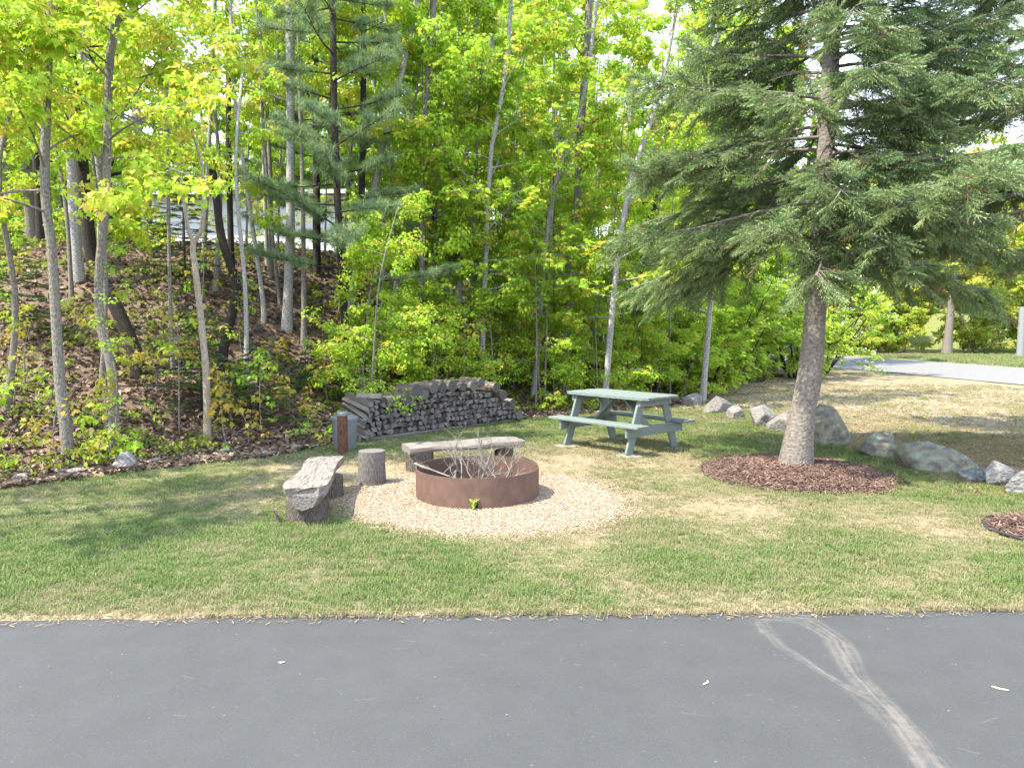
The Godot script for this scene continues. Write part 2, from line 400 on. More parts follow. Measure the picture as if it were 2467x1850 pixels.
func make_ground() -> void:
	var xs := []
	var x := -140.0
	while x < 140.0:
		xs.append(x)
		x += 0.11 if absf(x) < 8.0 else (0.3 if absf(x) < 14.0 else (1.2 if absf(x) < 34.0 else 12.0))
	var ds := [0.0]
	var d := 0.06
	while d < 170.0:
		ds.append(d)
		d += 0.09 if d < 8.0 else (0.22 if d < 22.0 else (1.0 if d < 60.0 else 14.0))
	var b := MB.new()
	b.tinted = true
	b.smooth = true
	var w := xs.size()
	for j in ds.size():
		for k in w:
			var px: float = xs[k]
			var pd: float = drive_edge(px) + ds[j]
			b.col = ground_colour(px, pd)
			var y := hill(px, pd) + 0.018 * nz.get_noise_2d(px * 60.0, pd * 60.0) * ss(ds[j] / 0.5) + 0.014
			if j == 0: y = -0.03
			var e := 0.06
			var nn := Vector3(hill(px - e, pd) - hill(px + e, pd), 2.0 * e, hill(px, pd + e) - hill(px, pd - e))
			b.vert(V(px, y, pd), nn.normalized())
	for j in ds.size() - 1:
		for k in w - 1:
			var a := j * w + k
			b.quad(a, a + 1, a + w + 1, a + w)
	setting("ground", b.mesh(), M.ground_soil)
	var f := MB.new()
	f.face([V(-400, -0.12, -60), V(400, -0.12, -60), V(400, -0.12, 500), V(-400, -0.12, 500)])
	setting("far_ground", f.mesh(), M.far_ground)
	# the driveway
	var W := 2048
	var Hh := 1024
	var im := Image.create(W, Hh, false, Image.FORMAT_RGB8)
	for yy in Hh:
		for xx in W:
			if xx % 2 == 0 and yy % 2 == 0:
				var p := Vector2(-5.0 + 10.0 * xx / W, 5.0 - 5.0 * yy / Hh)
				var t := 0.057 + 0.004 * nz.get_noise_2d(p.x * 45.0, p.y * 30.0) + 0.005 * nz.get_noise_2d(p.x * 300.0, p.y * 300.0)
				var tone := lin(t * 0.985, t, t * 0.985)
				var warm := clampf(0.35 * nz.get_noise_2d(p.x * 30.0 + 500.0, p.y * 30.0), 0, 0.2)
				tone = tone.lerp(lin(t * 1.05, t * 1.06, t * 0.95), warm)
				im.fill_rect(Rect2i(xx, yy, 2, 2), tone)
	for k in 120000:  # stone specks that show through the sealer
		var t := R(0.036, 0.088)
		im.set_pixel(rng.randi() % W, rng.randi() % Hh, lin(t, t, t))
	for k in 650:
		var t := R(0.09, 0.26)
		var at := Vector2i(rng.randi() % (W - 4), rng.randi() % (Hh - 4))
		im.fill_rect(Rect2i(at.x, at.y, 1 + rng.randi() % 2, 1), lin(t, t, t * 0.97))
	for k in 150:  # pale scuffs
		var p := Vector2(R(0, W), R(0, Hh))
		var a := R(-0.5, 0.5) if k % 3 else R(0, TAU)
		var l := R(6, 34)
		for s in int(l):
			if rng.randf() < 0.6:
				p += Vector2(cos(a), sin(a) * 0.7)
				a += R(-0.15, 0.15)
				if p.x > 1 and p.y > 1 and p.x < W - 2 and p.y < Hh - 2:
					im.set_pixel(int(p.x), int(p.y), im.get_pixel(int(p.x), int(p.y)).lerp(lin(0.19, 0.19, 0.18), R(0.2, 0.6)))
	# the washed-out soil stain: two arms that meet and run on towards the camera
	var arms := [
		[Vector2(1.58, 4.33), Vector2(1.745, 4.30), Vector2(1.80, 4.0), Vector2(1.735, 3.55), Vector2(1.715, 3.32), Vector2(1.70, 3.14), Vector2(1.68, 2.90), Vector2(1.66, 2.75), Vector2(1.62, 2.4), Vector2(1.57, 1.6)],
		[Vector2(1.58, 4.33), Vector2(1.47, 4.28), Vector2(1.45, 4.12), Vector2(1.475, 3.90), Vector2(1.56, 3.67), Vector2(1.61, 3.52), Vector2(1.68, 3.36)],
		[Vector2(1.60, 3.50), Vector2(1.62, 3.30), Vector2(1.64, 3.1)]]
	var wide := [[0.06, 0.10, 0.07, 0.065, 0.075, 0.07, 0.085, 0.095, 0.11, 0.12], [0.05, 0.05, 0.04, 0.032, 0.034, 0.036, 0.04], [0.03, 0.03, 0.02]]
	var power := [1.0, 0.85, 0.35]
	for yy in range(int((5.0 - 4.45) / 5.0 * Hh), Hh):
		for xx in range(int((1.2 + 5.0) / 10.0 * W), int((2.2 + 5.0) / 10.0 * W)):
			var p := Vector2(-5.0 + 10.0 * xx / W, 5.0 - 5.0 * yy / Hh)
			if p.y < 1.6: continue
			var q := p + Vector2(nz.get_noise_2d(p.x * 300.0, p.y * 120.0), nz.get_noise_2d(p.x * 300.0 + 99.0, p.y * 120.0)) * 0.035
			var most := 0.0
			var across := 0.0
			var run := 0.0
			for a in arms.size():
				for k in arms[a].size() - 1:
					var p0: Vector2 = arms[a][k]
					var p1: Vector2 = arms[a][k + 1]
					var c := Geometry2D.get_closest_point_to_segment(q, p0, p1)
					var f2 := (c - p0).length() / (p1 - p0).length()
					var ww: float = lerpf(wide[a][k], wide[a][k + 1], f2)
					var inside: float = power[a] * ss((ww * 1.3 - q.distance_to(c)) / (ww * 0.9))
					if inside > most:
						most = inside
						var dirv := (p1 - p0).normalized()
						across = (q - c).dot(Vector2(-dirv.y, dirv.x)) + a * 3.0
						run = k * 0.4 + f2 * (p1 - p0).length()
			if most > 0.0:
				var streak := 0.5 + 0.75 * nz.get_noise_2d(across * 2600.0, run * 90.0) + 0.35 * nz.get_noise_2d(p.x * 1500.0, p.y * 1500.0) + 0.3 * nz.get_noise_2d(p.x * 200.0, p.y * 200.0 + 40.0)
				im.set_pixel(xx, yy, im.get_pixel(xx, yy).lerp(lin(0.142, 0.126, 0.108), clampf(most * streak, 0, 0.9)))
	var m := StandardMaterial3D.new()
	m.resource_name = "asphalt"
	m.albedo_texture = ImageTexture.create_from_image(im)
	m.roughness = 0.78
	m.metallic_specular = 0.4
	m.normal_enabled = false
	m.detail_enabled = true
	m.detail_blend_mode = BaseMaterial3D.BLEND_MODE_MUL
	m.detail_uv_layer = BaseMaterial3D.DETAIL_UV_2
	m.uv2_scale = Vector3(1, 1, 1)
	m.detail_albedo = noise_tex(0.35, [[0.2, lin(0.6, 0.6, 0.6)], [0.5, lin(0.93, 0.93, 0.93)], [0.8, lin(1, 1, 1)]], 41, 2, 512)
	m.texture_repeat = true
	var a := []
	a.resize(Mesh.ARRAY_MAX)
	var vs := PackedVector3Array()
	var u1 := PackedVector2Array()
	var u2 := PackedVector2Array()
	var ns := PackedVector3Array()
	var ix := PackedInt32Array()
	for k in 61:
		var dx := -30.0 + k
		for r in [-20.0, -10.0, 0.0, 5.3]:
			vs.append(V(dx, 0.0, r))
			ns.append(Vector3.UP)
			u1.append(Vector2((dx + 5.0) / 10.0, (5.0 - r) / 5.0))
			u2.append(Vector2(dx, r) / 0.9)
	for k in 60:
		for r in 3:
			var q := k * 4 + r
			ix.append_array(PackedInt32Array([q, q + 5, q + 4, q, q + 1, q + 5]))
	a[Mesh.ARRAY_VERTEX] = vs
	a[Mesh.ARRAY_NORMAL] = ns
	a[Mesh.ARRAY_TEX_UV] = u1
	a[Mesh.ARRAY_TEX_UV2] = u2
	a[Mesh.ARRAY_INDEX] = ix
	var am := ArrayMesh.new()
	am.add_surface_from_arrays(Mesh.PRIMITIVE_TRIANGLES, a)
	setting("driveway", am, m)
	# the pale road on the right
	var rd := MB.new()
	rd.smooth = true
	var near := [Vector2(19, 4), Vector2(16.6, 13), Vector2(15.2, 21.8), Vector2(14.1, 29), Vector2(12.4, 38), Vector2(9, 48)]
	var off := [Vector2(26, 8), Vector2(23.6, 20), Vector2(21.5, 31), Vector2(20, 42), Vector2(17, 52), Vector2(12, 62)]
	for k in 6:
		rd.vert(V(near[k].x, 0.036, near[k].y))
		rd.vert(V(off[k].x, 0.036, off[k].y))
	for k in 5:
		rd.quad(k * 2, k * 2 + 1, k * 2 + 3, k * 2 + 2)
	setting("road", rd.mesh(), M.road_concrete)
	# wood-chip bed and mulch beds as low mounds
	for spec in [["chip_bed", Vector2(-0.28, 7.35), 1.75, M.chip_bed, 0], ["mulch_bed", Vector2(3.35, 8.65), 1.35, M.mulch_bed, 1], ["mulch_bed_edged", Vector2(4.62, 6.08), 0.6, M.mulch_bed, 2]]:
		var bd := MB.new()
		bd.smooth = true
		var rings := 14
		var seg := 96
		for r in rings + 1:
			for s in seg:
				var g := TAU * s / seg
				var dirv := Vector2(cos(g), sin(g))
				var one := 1.0
				var test: Vector2 = spec[1] + dirv
				var f2: float = in_chips(test.x, test.y) if spec[4] == 0 else (in_mulch(test.x, test.y) if spec[4] == 1 else in_mulch2(test.x, test.y))
				one = 1.0 / f2
				var p: Vector2 = spec[1] + dirv * one * r / rings
				var t := float(r) / rings
				var y := 0.006 + (0.035 if spec[4] == 0 else 0.075) * (1.0 - t * t) + 0.01 * nz.get_noise_2d(p.x * 300.0, p.y * 300.0) * (1.0 - t)
				if r == rings: y = -0.01
				bd.vert(V(p.x, 0.014 + y, p.y), Vector3.UP)
		for r in rings:
			for s in seg:
				var q := r * seg + s
				var q2 := r * seg + (s + 1) % seg
				bd.quad(q, q + seg, q2 + seg, q2)
		setting(spec[0], bd.mesh(), spec[3])

# ------------------------------------------------------------------ leaf, needle and blade meshes
func leaf_at(b: MB, xf: Transform3D, size: float, fine := true) -> void:
	# five-lobed leaf, stalk at the origin, tip along +z, folded along the midrib and drooping
	var o := [Vector2(0, 0), Vector2(0.30, 0.02), Vector2(0.24, 0.24), Vector2(0.56, 0.42), Vector2(0.27, 0.55), Vector2(0, 1), Vector2(-0.27, 0.55), Vector2(-0.56, 0.42), Vector2(-0.24, 0.24), Vector2(-0.30, 0.02)] if fine else [Vector2(0, 0), Vector2(0.42, 0.3), Vector2(0.3, 0.6), Vector2(0, 1), Vector2(-0.3, 0.6), Vector2(-0.42, 0.3)]
	var k := b.v.size()
	b.vert(xf * (Vector3(0, 0, 0.36) * size))
	for q in o:
		b.vert(xf * (Vector3(q.x, absf(q.x) * 0.28 - 0.22 * q.y * q.y, q.y) * size))
	for j in o.size():
		b.tri(k, k + 1 + (j + 1) % o.size(), k + 1 + j)

func cluster_mesh(count: int, sd: int, fine := true) -> ArrayMesh:
	var g := RandomNumberGenerator.new()
	g.seed = sd
	var b := MB.new()
	for k in count:
		var az := TAU * k / count + g.randf_range(-0.35, 0.35)
		var droop := g.randf_range(0.15, 0.95)
		var bas := Basis(Vector3.UP, az) * Basis(Vector3.RIGHT, droop) * Basis(Vector3.BACK, g.randf_range(-0.5, 0.5))
		var stalk := Basis(Vector3.UP, az) * Vector3(0, g.randf_range(-0.6, 0.5), g.randf_range(0.2, 1.1))
		leaf_at(b, Transform3D(bas, stalk), g.randf_range(0.55, 1.15), fine)
	return b.mesh()

func spray_mesh(count: int, sd: int) -> ArrayMesh:  # small alternate leaves on a twig along +z
	var g := RandomNumberGenerator.new()
	g.seed = sd
	var b := MB.new()
	for k in count:
		var t := (k + 0.5) / count
		var s := 1.0 if k % 2 else -1.0
		var bas := Basis(Vector3.UP, s * g.randf_range(0.5, 1.2)) * Basis(Vector3.RIGHT, g.randf_range(-0.1, 0.8)) * Basis(Vector3.BACK, g.randf_range(-0.6, 0.6))
		leaf_at(b, Transform3D(bas, Vector3(g.randf_range(-0.2, 0.2), g.randf_range(-0.25, 0.25), t * 2.6 - 0.8)), g.randf_range(0.65, 1.1), false)
	return b.mesh()

func needle_spray(sd: int) -> ArrayMesh:  # a spruce shoot with side shoots, about 1 long along +z
	var g := RandomNumberGenerator.new()
	g.seed = sd
	var b := MB.new()
	b.tinted = true
	for st in [[Vector3.ZERO, Vector3(0, -0.05, 1), 1.0], [Vector3(0, -0.01, 0.25), Vector3(0.65, -0.1, 0.75), 0.6], [Vector3(0, -0.01, 0.35), Vector3(-0.65, -0.1, 0.75), 0.55], [Vector3(0, -0.02, 0.6), Vector3(0.6, -0.1, 0.8), 0.38], [Vector3(0, -0.02, 0.65), Vector3(-0.6, -0.1, 0.8), 0.36]]:
		var d0: Vector3 = st[1].normalized()
		var sd0 := d0.cross(Vector3.UP).normalized()
		var up0 := sd0.cross(d0)
		var cnt := int(30 * st[2]) + 4
		b.col = Color(0.9, 0.7, 0.5)
		var k0 := b.v.size()
		b.vert(st[0] + sd0 * 0.01); b.vert(st[0] - sd0 * 0.01); b.vert(st[0] + d0 * st[2])
		b.tri(k0, k0 + 1, k0 + 2)
		for k in cnt:
			var t := float(k) / cnt
			var p: Vector3 = st[0] + d0 * st[2] * t
			var a := g.randf() * TAU
			var o := sd0 * cos(a) + up0 * sin(a) * 0.75
			var nd := (o * 0.8 + d0 * 0.85).normalized() * g.randf_range(0.11, 0.16)
			var wd := nd.cross(o + Vector3(0.1, 0.3, 0)).normalized() * 0.017
			var tip := 0.85 + 0.5 * t
			b.col = Color(tip, tip, tip * 0.95)
			var q := b.v.size()
			b.vert(p + wd); b.vert(p - wd); b.vert(p + nd)
			b.tri(q, q + 1, q + 2)
	return b.mesh()

func needle_puff(sd: int) -> ArrayMesh:  # long soft pine needles bursting from a shoot end
	var g := RandomNumberGenerator.new()
	g.seed = sd
	var b := MB.new()
	for k in 46:
		var a := g.randf() * TAU
		var e := g.randf_range(-0.5, 1.2)
		var nd := Vector3(cos(a) * cos(e), sin(a) * cos(e), sin(e)) * g.randf_range(0.7, 1.1)
		var p := Vector3(0, 0, g.randf_range(-0.5, 0.3))
		var wd := nd.cross(Vector3(g.randf() - 0.5, g.randf() - 0.5, g.randf() - 0.5)).normalized() * 0.02
		nd.y -= 0.12
		var q := b.v.size()
		b.vert(p + wd); b.vert(p - wd); b.vert(p + nd)
		b.tri(q, q + 1, q + 2)
	return b.mesh()

func tuft_mesh(sd: int, count: int, tall: float) -> ArrayMesh:
	var g := RandomNumberGenerator.new()
	g.seed = sd
	var b := MB.new()
	b.tinted = true
	for k in count:
		var p := Vector3(g.randf_range(-0.035, 0.035), 0, g.randf_range(-0.035, 0.035))
		var a := g.randf() * TAU
		var lean := Vector3(cos(a), 0, sin(a)) * g.randf_range(0.1, 0.9) * tall
		var hgt := tall * g.randf_range(0.55, 1.15)
		var wd := Vector3(-sin(a), 0, cos(a)) * g.randf_range(0.0014, 0.0026)
		var mid := p + lean * 0.35 + Vector3(0, hgt * 0.6, 0)
		var s := g.randf_range(0.75, 1.25)
		b.col = Color(s, s, s)
		var q := b.v.size()
		b.vert(p + wd); b.vert(p - wd); b.vert(mid - wd * 0.8); b.vert(mid + wd * 0.8); b.vert(p + lean + Vector3(0, hgt * g.randf_range(0.7, 1.0), 0))
		b.quad(q, q + 1, q + 2, q + 3)
		b.tri(q + 3, q + 2, q + 4)
	return b.mesh()

func curled_leaf(sd: int) -> ArrayMesh:
	var g := RandomNumberGenerator.new()
	g.seed = sd
	var b := MB.new()
	leaf_at(b, Transform3D(Basis(Vector3.BACK, g.randf_range(-0.3, 0.3)), Vector3(0, 0.05, -0.5)), 1.0, false)
	for k in b.v.size():
		var p := b.v[k]
		p.y += p.x * p.x * g.randf_range(0.2, 1.1) + 0.15 * sin(p.z * 4.0)
		b.v[k] = p
	return b.mesh()

func chip_mesh(sd: int, l: float, w: float) -> ArrayMesh:
	var g := RandomNumberGenerator.new()
	g.seed = sd
	var b := MB.new()
	var h := w * 0.35
	var p := []
	for q in [[-1, -1, -1], [1, -1, -1], [1, -1, 1], [-1, -1, 1], [-1, 1, -1], [1, 1, -1], [1, 1, 1], [-1, 1, 1]]:
		p.append(Vector3(q[0] * l * g.randf_range(0.3, 0.55), q[1] * h * g.randf_range(0.3, 0.6), q[2] * w * g.randf_range(0.25, 0.55)))
	for f in [[4, 7, 6, 5], [0, 1, 2, 3], [3, 2, 6, 7], [1, 0, 4, 5], [0, 3, 7, 4], [2, 1, 5, 6]]:
		b.face([p[f[0]], p[f[1]], p[f[2]], p[f[3]]])
	return b.mesh()

func flat_turn(tilt: float) -> Basis:
	return Basis(Vector3.UP, R(0, TAU)) * Basis(Vector3.RIGHT, R(-tilt, tilt)) * Basis(Vector3.BACK, R(-tilt, tilt))

func make_ground_cover() -> void:
	# grass blades
	var lists := [[], [], []]
	var cl := [[], [], []]
	for zone in [[-5.2, 5.6, 4.3, 6.4, 1500.0, 1.0], [-6.6, 5.4, 6.4, 9.0, 900.0, 1.0], [-6.0, 7.5, 9.0, 15.5, 420.0, 1.25], [4.4, 16.0, 9.0, 22.0, 110.0, 1.8], [14.0, 40.0, 28.0, 46.0, 22.0, 4.0]]:
		var cnt := int((zone[1] - zone[0]) * (zone[3] - zone[2]) * zone[4])
		for k in cnt:
			var x := R(zone[0], zone[1])
			var d := R(zone[2], zone[3])
			if absf(x) > d * 0.72 + 0.5 or d < drive_edge(x) - 0.008: continue
			if d > edge(x) - 0.15: continue
			if in_chips(x, d) < R(0.9, 1.05) or in_mulch(x, d) < R(0.92, 1.04) or in_mulch2(x, d) < 1.02: continue
			if zone[4] < 30 and (x < 21.5 or absf(x - 20.5) < 1.0): continue
			if d > 12 and x > 12.0 + (29.0 - d) * 0.3 and d < 29: continue
			var q := dry(x, d)
			if rng.randf() < maxf(0.0, q - 0.55) * 1.1: continue
			var straw := clampf(q * 1.15 + R(-0.4, 0.3), 0, 1)
			var c := Color(0.10, 0.18, 0.045).lerp(Color(0.17, 0.23, 0.065), rng.randf()).lerp(Color(0.34, 0.285, 0.17), straw)
			var s: float = R(0.75, 1.25) * zone[5] * (1.0 - 0.35 * q)
			var w := rng.randi() % 3
			lists[w].append(Transform3D(Basis(Vector3.UP, R(0, TAU)).scaled(Vector3(s, s * R(0.7, 1.15), s)), V(x, hill(x, d) + 0.008, d)))
			cl[w].append(c)
	# fringe of straw along the driveway
	for w in 3:
		var o := many(self, "lawn_grass" if w == 0 else "lawn_grass_%03d" % w, tuft_mesh(60 + w, 13, 0.05), M.grass_blade, lists[w], cl[w])
		meta(o, "short mown lawn grass, green with straw-coloured dry patches", "grass", "mown lawn grass")
	var ex := []
	var ec := []
	for k in 1100:
		var x := R(-4.2, 4.2)
		var off := 0.05 - 0.13 * pow(rng.randf(), 2.0)
		var s := R(0.5, 1.4)
		ex.append(Transform3D(flat_turn(0.2).scaled(Vector3(s, s, s)), V(x, 0.012 if off < 0.01 else 0.024, drive_edge(x) + off)))
		ec.append(Color(0.16, 0.10, 0.05).lerp(Color(0.36, 0.27, 0.15), rng.randf()))
	meta(many(self, "edge_straw", chip_mesh(15, 0.034, 0.003), M.chip, ex, ec), "dry straw and needles lying along the edge of the asphalt", "straw")
	# wood chips, bark mulch
	var xf := []
	var cs := []
	for k in 60000:
		var a := R(0, TAU)
		var r := sqrt(rng.randf()) * 1.75
		var x := -0.28 + cos(a) * r
		var d := 7.35 + sin(a) * r
		var q := in_chips(x, d)
		if q > R(0.93, 1.16) or Vector2(x + 0.35, d - 7.39).length() < 0.61: continue
		var s := R(0.6, 1.35)
		xf.append(Transform3D(flat_turn(0.35).scaled(Vector3(s, s, s)), V(x, 0.022 + 0.035 * maxf(0.0, 1.0 - q * q) + R(0, 0.006), d)))
		cs.append(Color(0.28, 0.195, 0.13).lerp(Color(0.43, 0.335, 0.25), rng.randf()) if rng.randf() < 0.94 else Color(0.16, 0.105, 0.07))
	meta(many(self, "wood_chips", chip_mesh(5, 0.017, 0.007), M.chip, xf, cs), "pale fresh wood chips spread round the steel fire ring", "wood chips")
	xf = []
	cs = []
	for k in 17000:
		var two := k % 7 == 0
		var a := R(0, TAU)
		var r := sqrt(rng.randf()) * (0.56 if two else 1.3)
		var x := (4.62 if two else 3.35) + cos(a) * r
		var d := (6.08 if two else 8.65) + sin(a) * r
		var q := in_mulch2(x, d) if two else in_mulch(x, d)
		if q > R(0.93, 1.12 if not two else 0.98): continue
		var s := R(0.6, 1.4)
		xf.append(Transform3D(flat_turn(0.5).scaled(Vector3(s, s, s)), V(x, 0.02 + 0.075 * maxf(0.0, 1.0 - q * q) + R(0, 0.02), d)))
		cs.append(Color(0.055, 0.032, 0.024).lerp(Color(0.22, 0.145, 0.115), pow(rng.randf(), 1.4)))
	meta(many(self, "bark_mulch", chip_mesh(6, 0.075, 0.011), M.chip, xf, cs), "dark brown shredded bark mulch under the conifer and in the edged bed", "mulch")
	# leaf litter on the wooded slope
	xf = []
	cs = []
	for k in 115000:
		var x := R(-15, 9.5)
		var d := edge(x) - 0.5 + 22.0 * pow(rng.randf(), 1.5)
		if absf(x) > d * 0.75 + 1.0: continue
		if x > 2.0 and d > edge(x) + 8.0: continue
		var s := lerpf(0.03, 0.13, pow(rng.randf(), 1.4)) * (1.0 + maxf(0.0, d - 14.0) * 0.03)
		xf.append(Transform3D(flat_turn(0.7).scaled(Vector3(s, s, s)), V(x, hill(x, d) + 0.03 + R(0, 0.02), d)))
		cs.append(Color(0.075, 0.05, 0.035).lerp(Color(0.26, 0.185, 0.13), pow(rng.randf(), 1.3)) if rng.randf() < 0.94 else Color(0.36, 0.28, 0.21))
	meta(many(self, "leaf_litter", curled_leaf(8), M.litter, xf, cs), "brown fallen leaves carpeting the wooded slope", "leaf litter")
	# needles, twigs and leaves strewn on the bare ground by the boulders
	xf = []
	cs = []
	for k in 5000:
		var x := R(2.5, 13.0)
		var d := R(7.5, 24.0)
		if absf(x) > d * 0.74 or d > edge(x) + 0.3: continue
		var near_wood := ss((d - edge(x) + 5.0) / 5.0)
		if rng.randf() > 0.15 + near_wood + (0.5 if x > 4.6 and d < 11.0 else 0.0) or in_mulch(x, d) < 1.0 or (x < 4.6 and d < 13.0): continue
		var s := R(0.03, 0.075)
		xf.append(Transform3D(flat_turn(0.5).scaled(Vector3(s, s, s)), V(x, hill(x, d) + 0.03, d)))
		cs.append(Color(0.12, 0.065, 0.04).lerp(Color(0.42, 0.28, 0.17), rng.randf()))
	meta(many(self, "strewn_leaves", curled_leaf(9), M.litter, xf, cs), "dry brown leaves strewn on bare ground beyond the boulders", "leaf litter")
	# low green seedlings on the slope
	xf = []
	cs = []
	for k in 16000:
		var x := R(-14, 9)
		var d := edge(x) + 0.1 + 14.0 * rng.randf()
		if absf(x) > d * 0.75 + 1.0 or nz.get_noise_2d(x * 40.0, d * 40.0 + 300.0) < R(-0.25, 0.5): continue
		var s := R(0.04, 0.085)
		xf.append(Transform3D(Basis(Vector3.UP, R(0, TAU)).scaled(Vector3(s, s, s)), V(x, hill(x, d) + R(0.04, 0.22), d)))
		cs.append(Color(0.09, 0.15, 0.02).lerp(Color(0.26, 0.30, 0.035), rng.randf()))
	meta(many(self, "ground_cover", K.cluster0, M.leaf, xf, cs), "low green seedlings scattered over the wooded slope", "ground cover")

# ------------------------------------------------------------------ growing trees
func along(path: Array, t: float) -> Array:  # point and direction at share t of the path
	var total := 0.0
	for k in path.size() - 1: total += path[k].distance_to(path[k + 1])
	var left := total * t
	for k in path.size() - 1:
		var l: float = path[k].distance_to(path[k + 1])
		if left <= l or k == path.size() - 2:
			return [path[k].lerp(path[k + 1], clampf(left / l, 0, 1)), (path[k + 1] - path[k]).normalized()]
		left -= l
	return [path[-1], Vector3.UP]

func smooth_path(path: Array, steps: int) -> Array:
	var c := Curve3D.new()
	for k in path.size():
		var tang: Vector3 = (path[mini(k + 1, path.size() - 1)] - path[maxi(k - 1, 0)]) / 6.0
		c.add_point(path[k], -tang, tang)
	var out := []
	var l := c.get_baked_length()
	for k in steps + 1: out.append(c.sample_baked(l * k / steps, true))
	return out

func bough(limbs: MB, from: Vector3, dir: Vector3, length: float, r: float, rise: float, segs := 5, sides := 5) -> Array:
	var pts := [from]
	var rad := [r]
	var dd := dir.normalized()
	for k in segs:
		dd = (dd + Vector3(R(-0.16, 0.16), rise / segs + R(-0.08, 0.08), R(-0.16, 0.16))).normalized()
		pts.append(pts[-1] + dd * length / segs)
		rad.append(r * (1.0 - 0.82 * (k + 1.0) / segs))
	limbs.tube(pts, rad, sides, false)
	return pts

func palette(kind: String) -> Color:
	var t := rng.randf()
	match kind:
		"bright": return Color(0.31, 0.48, 0.03).lerp(Color(0.48, 0.62, 0.065), t)
		"green": return Color(0.21, 0.38, 0.03).lerp(Color(0.36, 0.53, 0.05), t)
		"gold": return Color(0.43, 0.44, 0.045).lerp(Color(0.60, 0.52, 0.08), t)
		"bronze": return Color(0.34, 0.22, 0.05).lerp(Color(0.48, 0.36, 0.06), t)
		"olive": return Color(0.24, 0.24, 0.03).lerp(Color(0.36, 0.35, 0.05), t)
		"hedge": return Color(0.27, 0.34, 0.055).lerp(Color(0.45, 0.48, 0.11), t)
	return Color(0.10, 0.16, 0.02)

func crown(limbs: MB, path: Array, r0: float, sp: Dictionary, xf: Array, cs: Array) -> void:
	for k in sp.n:
		var t: float = lerpf(sp.lo, sp.get("hi", 1.0), (k + rng.randf()) / sp.n)
		var at := along(path, t)
		var az := R(0, TAU)
		if sp.has("face"): az = sp.face + R(-1.0, 1.0) * sp.get("spread", 1.2)
		var up: float = R(sp.get("up", 0.35) - 0.4, sp.get("up", 0.35) + 0.5)
		var dir := Vector3(cos(az) * cos(up), sin(up), -sin(az) * cos(up))
		var ln: float = sp.len * R(0.55, 1.15) * lerpf(1.0, 0.5, (t - sp.lo) / maxf(0.01, 1.0 - sp.lo))
		var pts := bough(limbs, at[0], dir, ln, maxf(0.006, r0 * lerpf(0.36, 0.14, t)), sp.get("rise", -0.1))
		for j in sp.twigs:
			var tt := lerpf(0.25, 1.0, (j + 0.6) / sp.twigs)
			var a2 := along(pts, tt)
			var side := (1.0 if j % 2 else -1.0) * R(0.5, 1.1)
			var td: Vector3 = (Basis(Vector3.UP, side) * a2[1] + Vector3(0, R(-0.35, 0.35), 0)).normalized()
			var tl: float = ln * R(0.2, 0.42) * (1.15 - 0.5 * tt)
			var tp := bough(limbs, a2[0], td, tl, 0.006, sp.get("rise", -0.1), 3, 3)
			for q in sp.per:
				var a3 := along(tp, lerpf(0.35, 1.0, (q + 1.0) / sp.per))
				var s: float = sp.size * R(0.7, 1.2)
				var yaw := atan2(a3[1].x, a3[1].z) + R(-0.4, 0.4)
				xf.append(Transform3D((Basis(Vector3.UP, yaw) * Basis(Vector3.RIGHT, R(-0.5, 0.8)) * Basis(Vector3.BACK, R(-0.6, 0.6))).scaled(Vector3(s, s, s)), a3[0] + Vector3(R(-0.08, 0.08), R(-0.14, 0.08), R(-0.08, 0.08))))
				cs.append(palette(sp.cols[rng.randi() % sp.cols.size()]))

func tree(called: String, label: String, path: Array, r0: float, r1: float, bark: Material, sp: Dictionary, group := "", category := "tree", crown_mesh: Mesh = null, leaf_mat: Material = null) -> Node3D:
	path[0].y = minf(path[0].y, hill(path[0].x, -path[0].z))
	var base: Vector3 = path[0]
	var o := thing(called, label, category, base, 0.0, group)
	var local := []
	for p in path: local.append(p - base)
	local[0].y -= 0.1
	var pts := smooth_path(local, maxi(6, path.size() * 3))
	var rad := []
	for k in pts.size():
		var t := float(k) / (pts.size() - 1)
		rad.append(lerpf(r0, r1, t) * (1.0 + 0.35 * exp(-t * 22.0)))
	var b := MB.new()
	b.smooth = true
	b.tube(pts, rad, 10 if r0 > 0.05 else 6, true, 0.22, nz)
	part(o, "trunk", b.mesh(), bark)
	if sp.is_empty(): return o
	var limbs := MB.new()
	limbs.smooth = true
	var xf := []
	var cs := []
	crown(limbs, pts, r0, sp, xf, cs)
	for more in sp.get("more", []):
		crown(limbs, pts, r0, more, xf, cs)
	if limbs.v.size(): part(o, "limbs", limbs.mesh(), bark, "stuff")
	if xf.size(): many(o, "crown", crown_mesh if crown_mesh else K["cluster%d" % (rng.randi() % 3)], leaf_mat if leaf_mat else M.leaf, xf, cs)
	return o

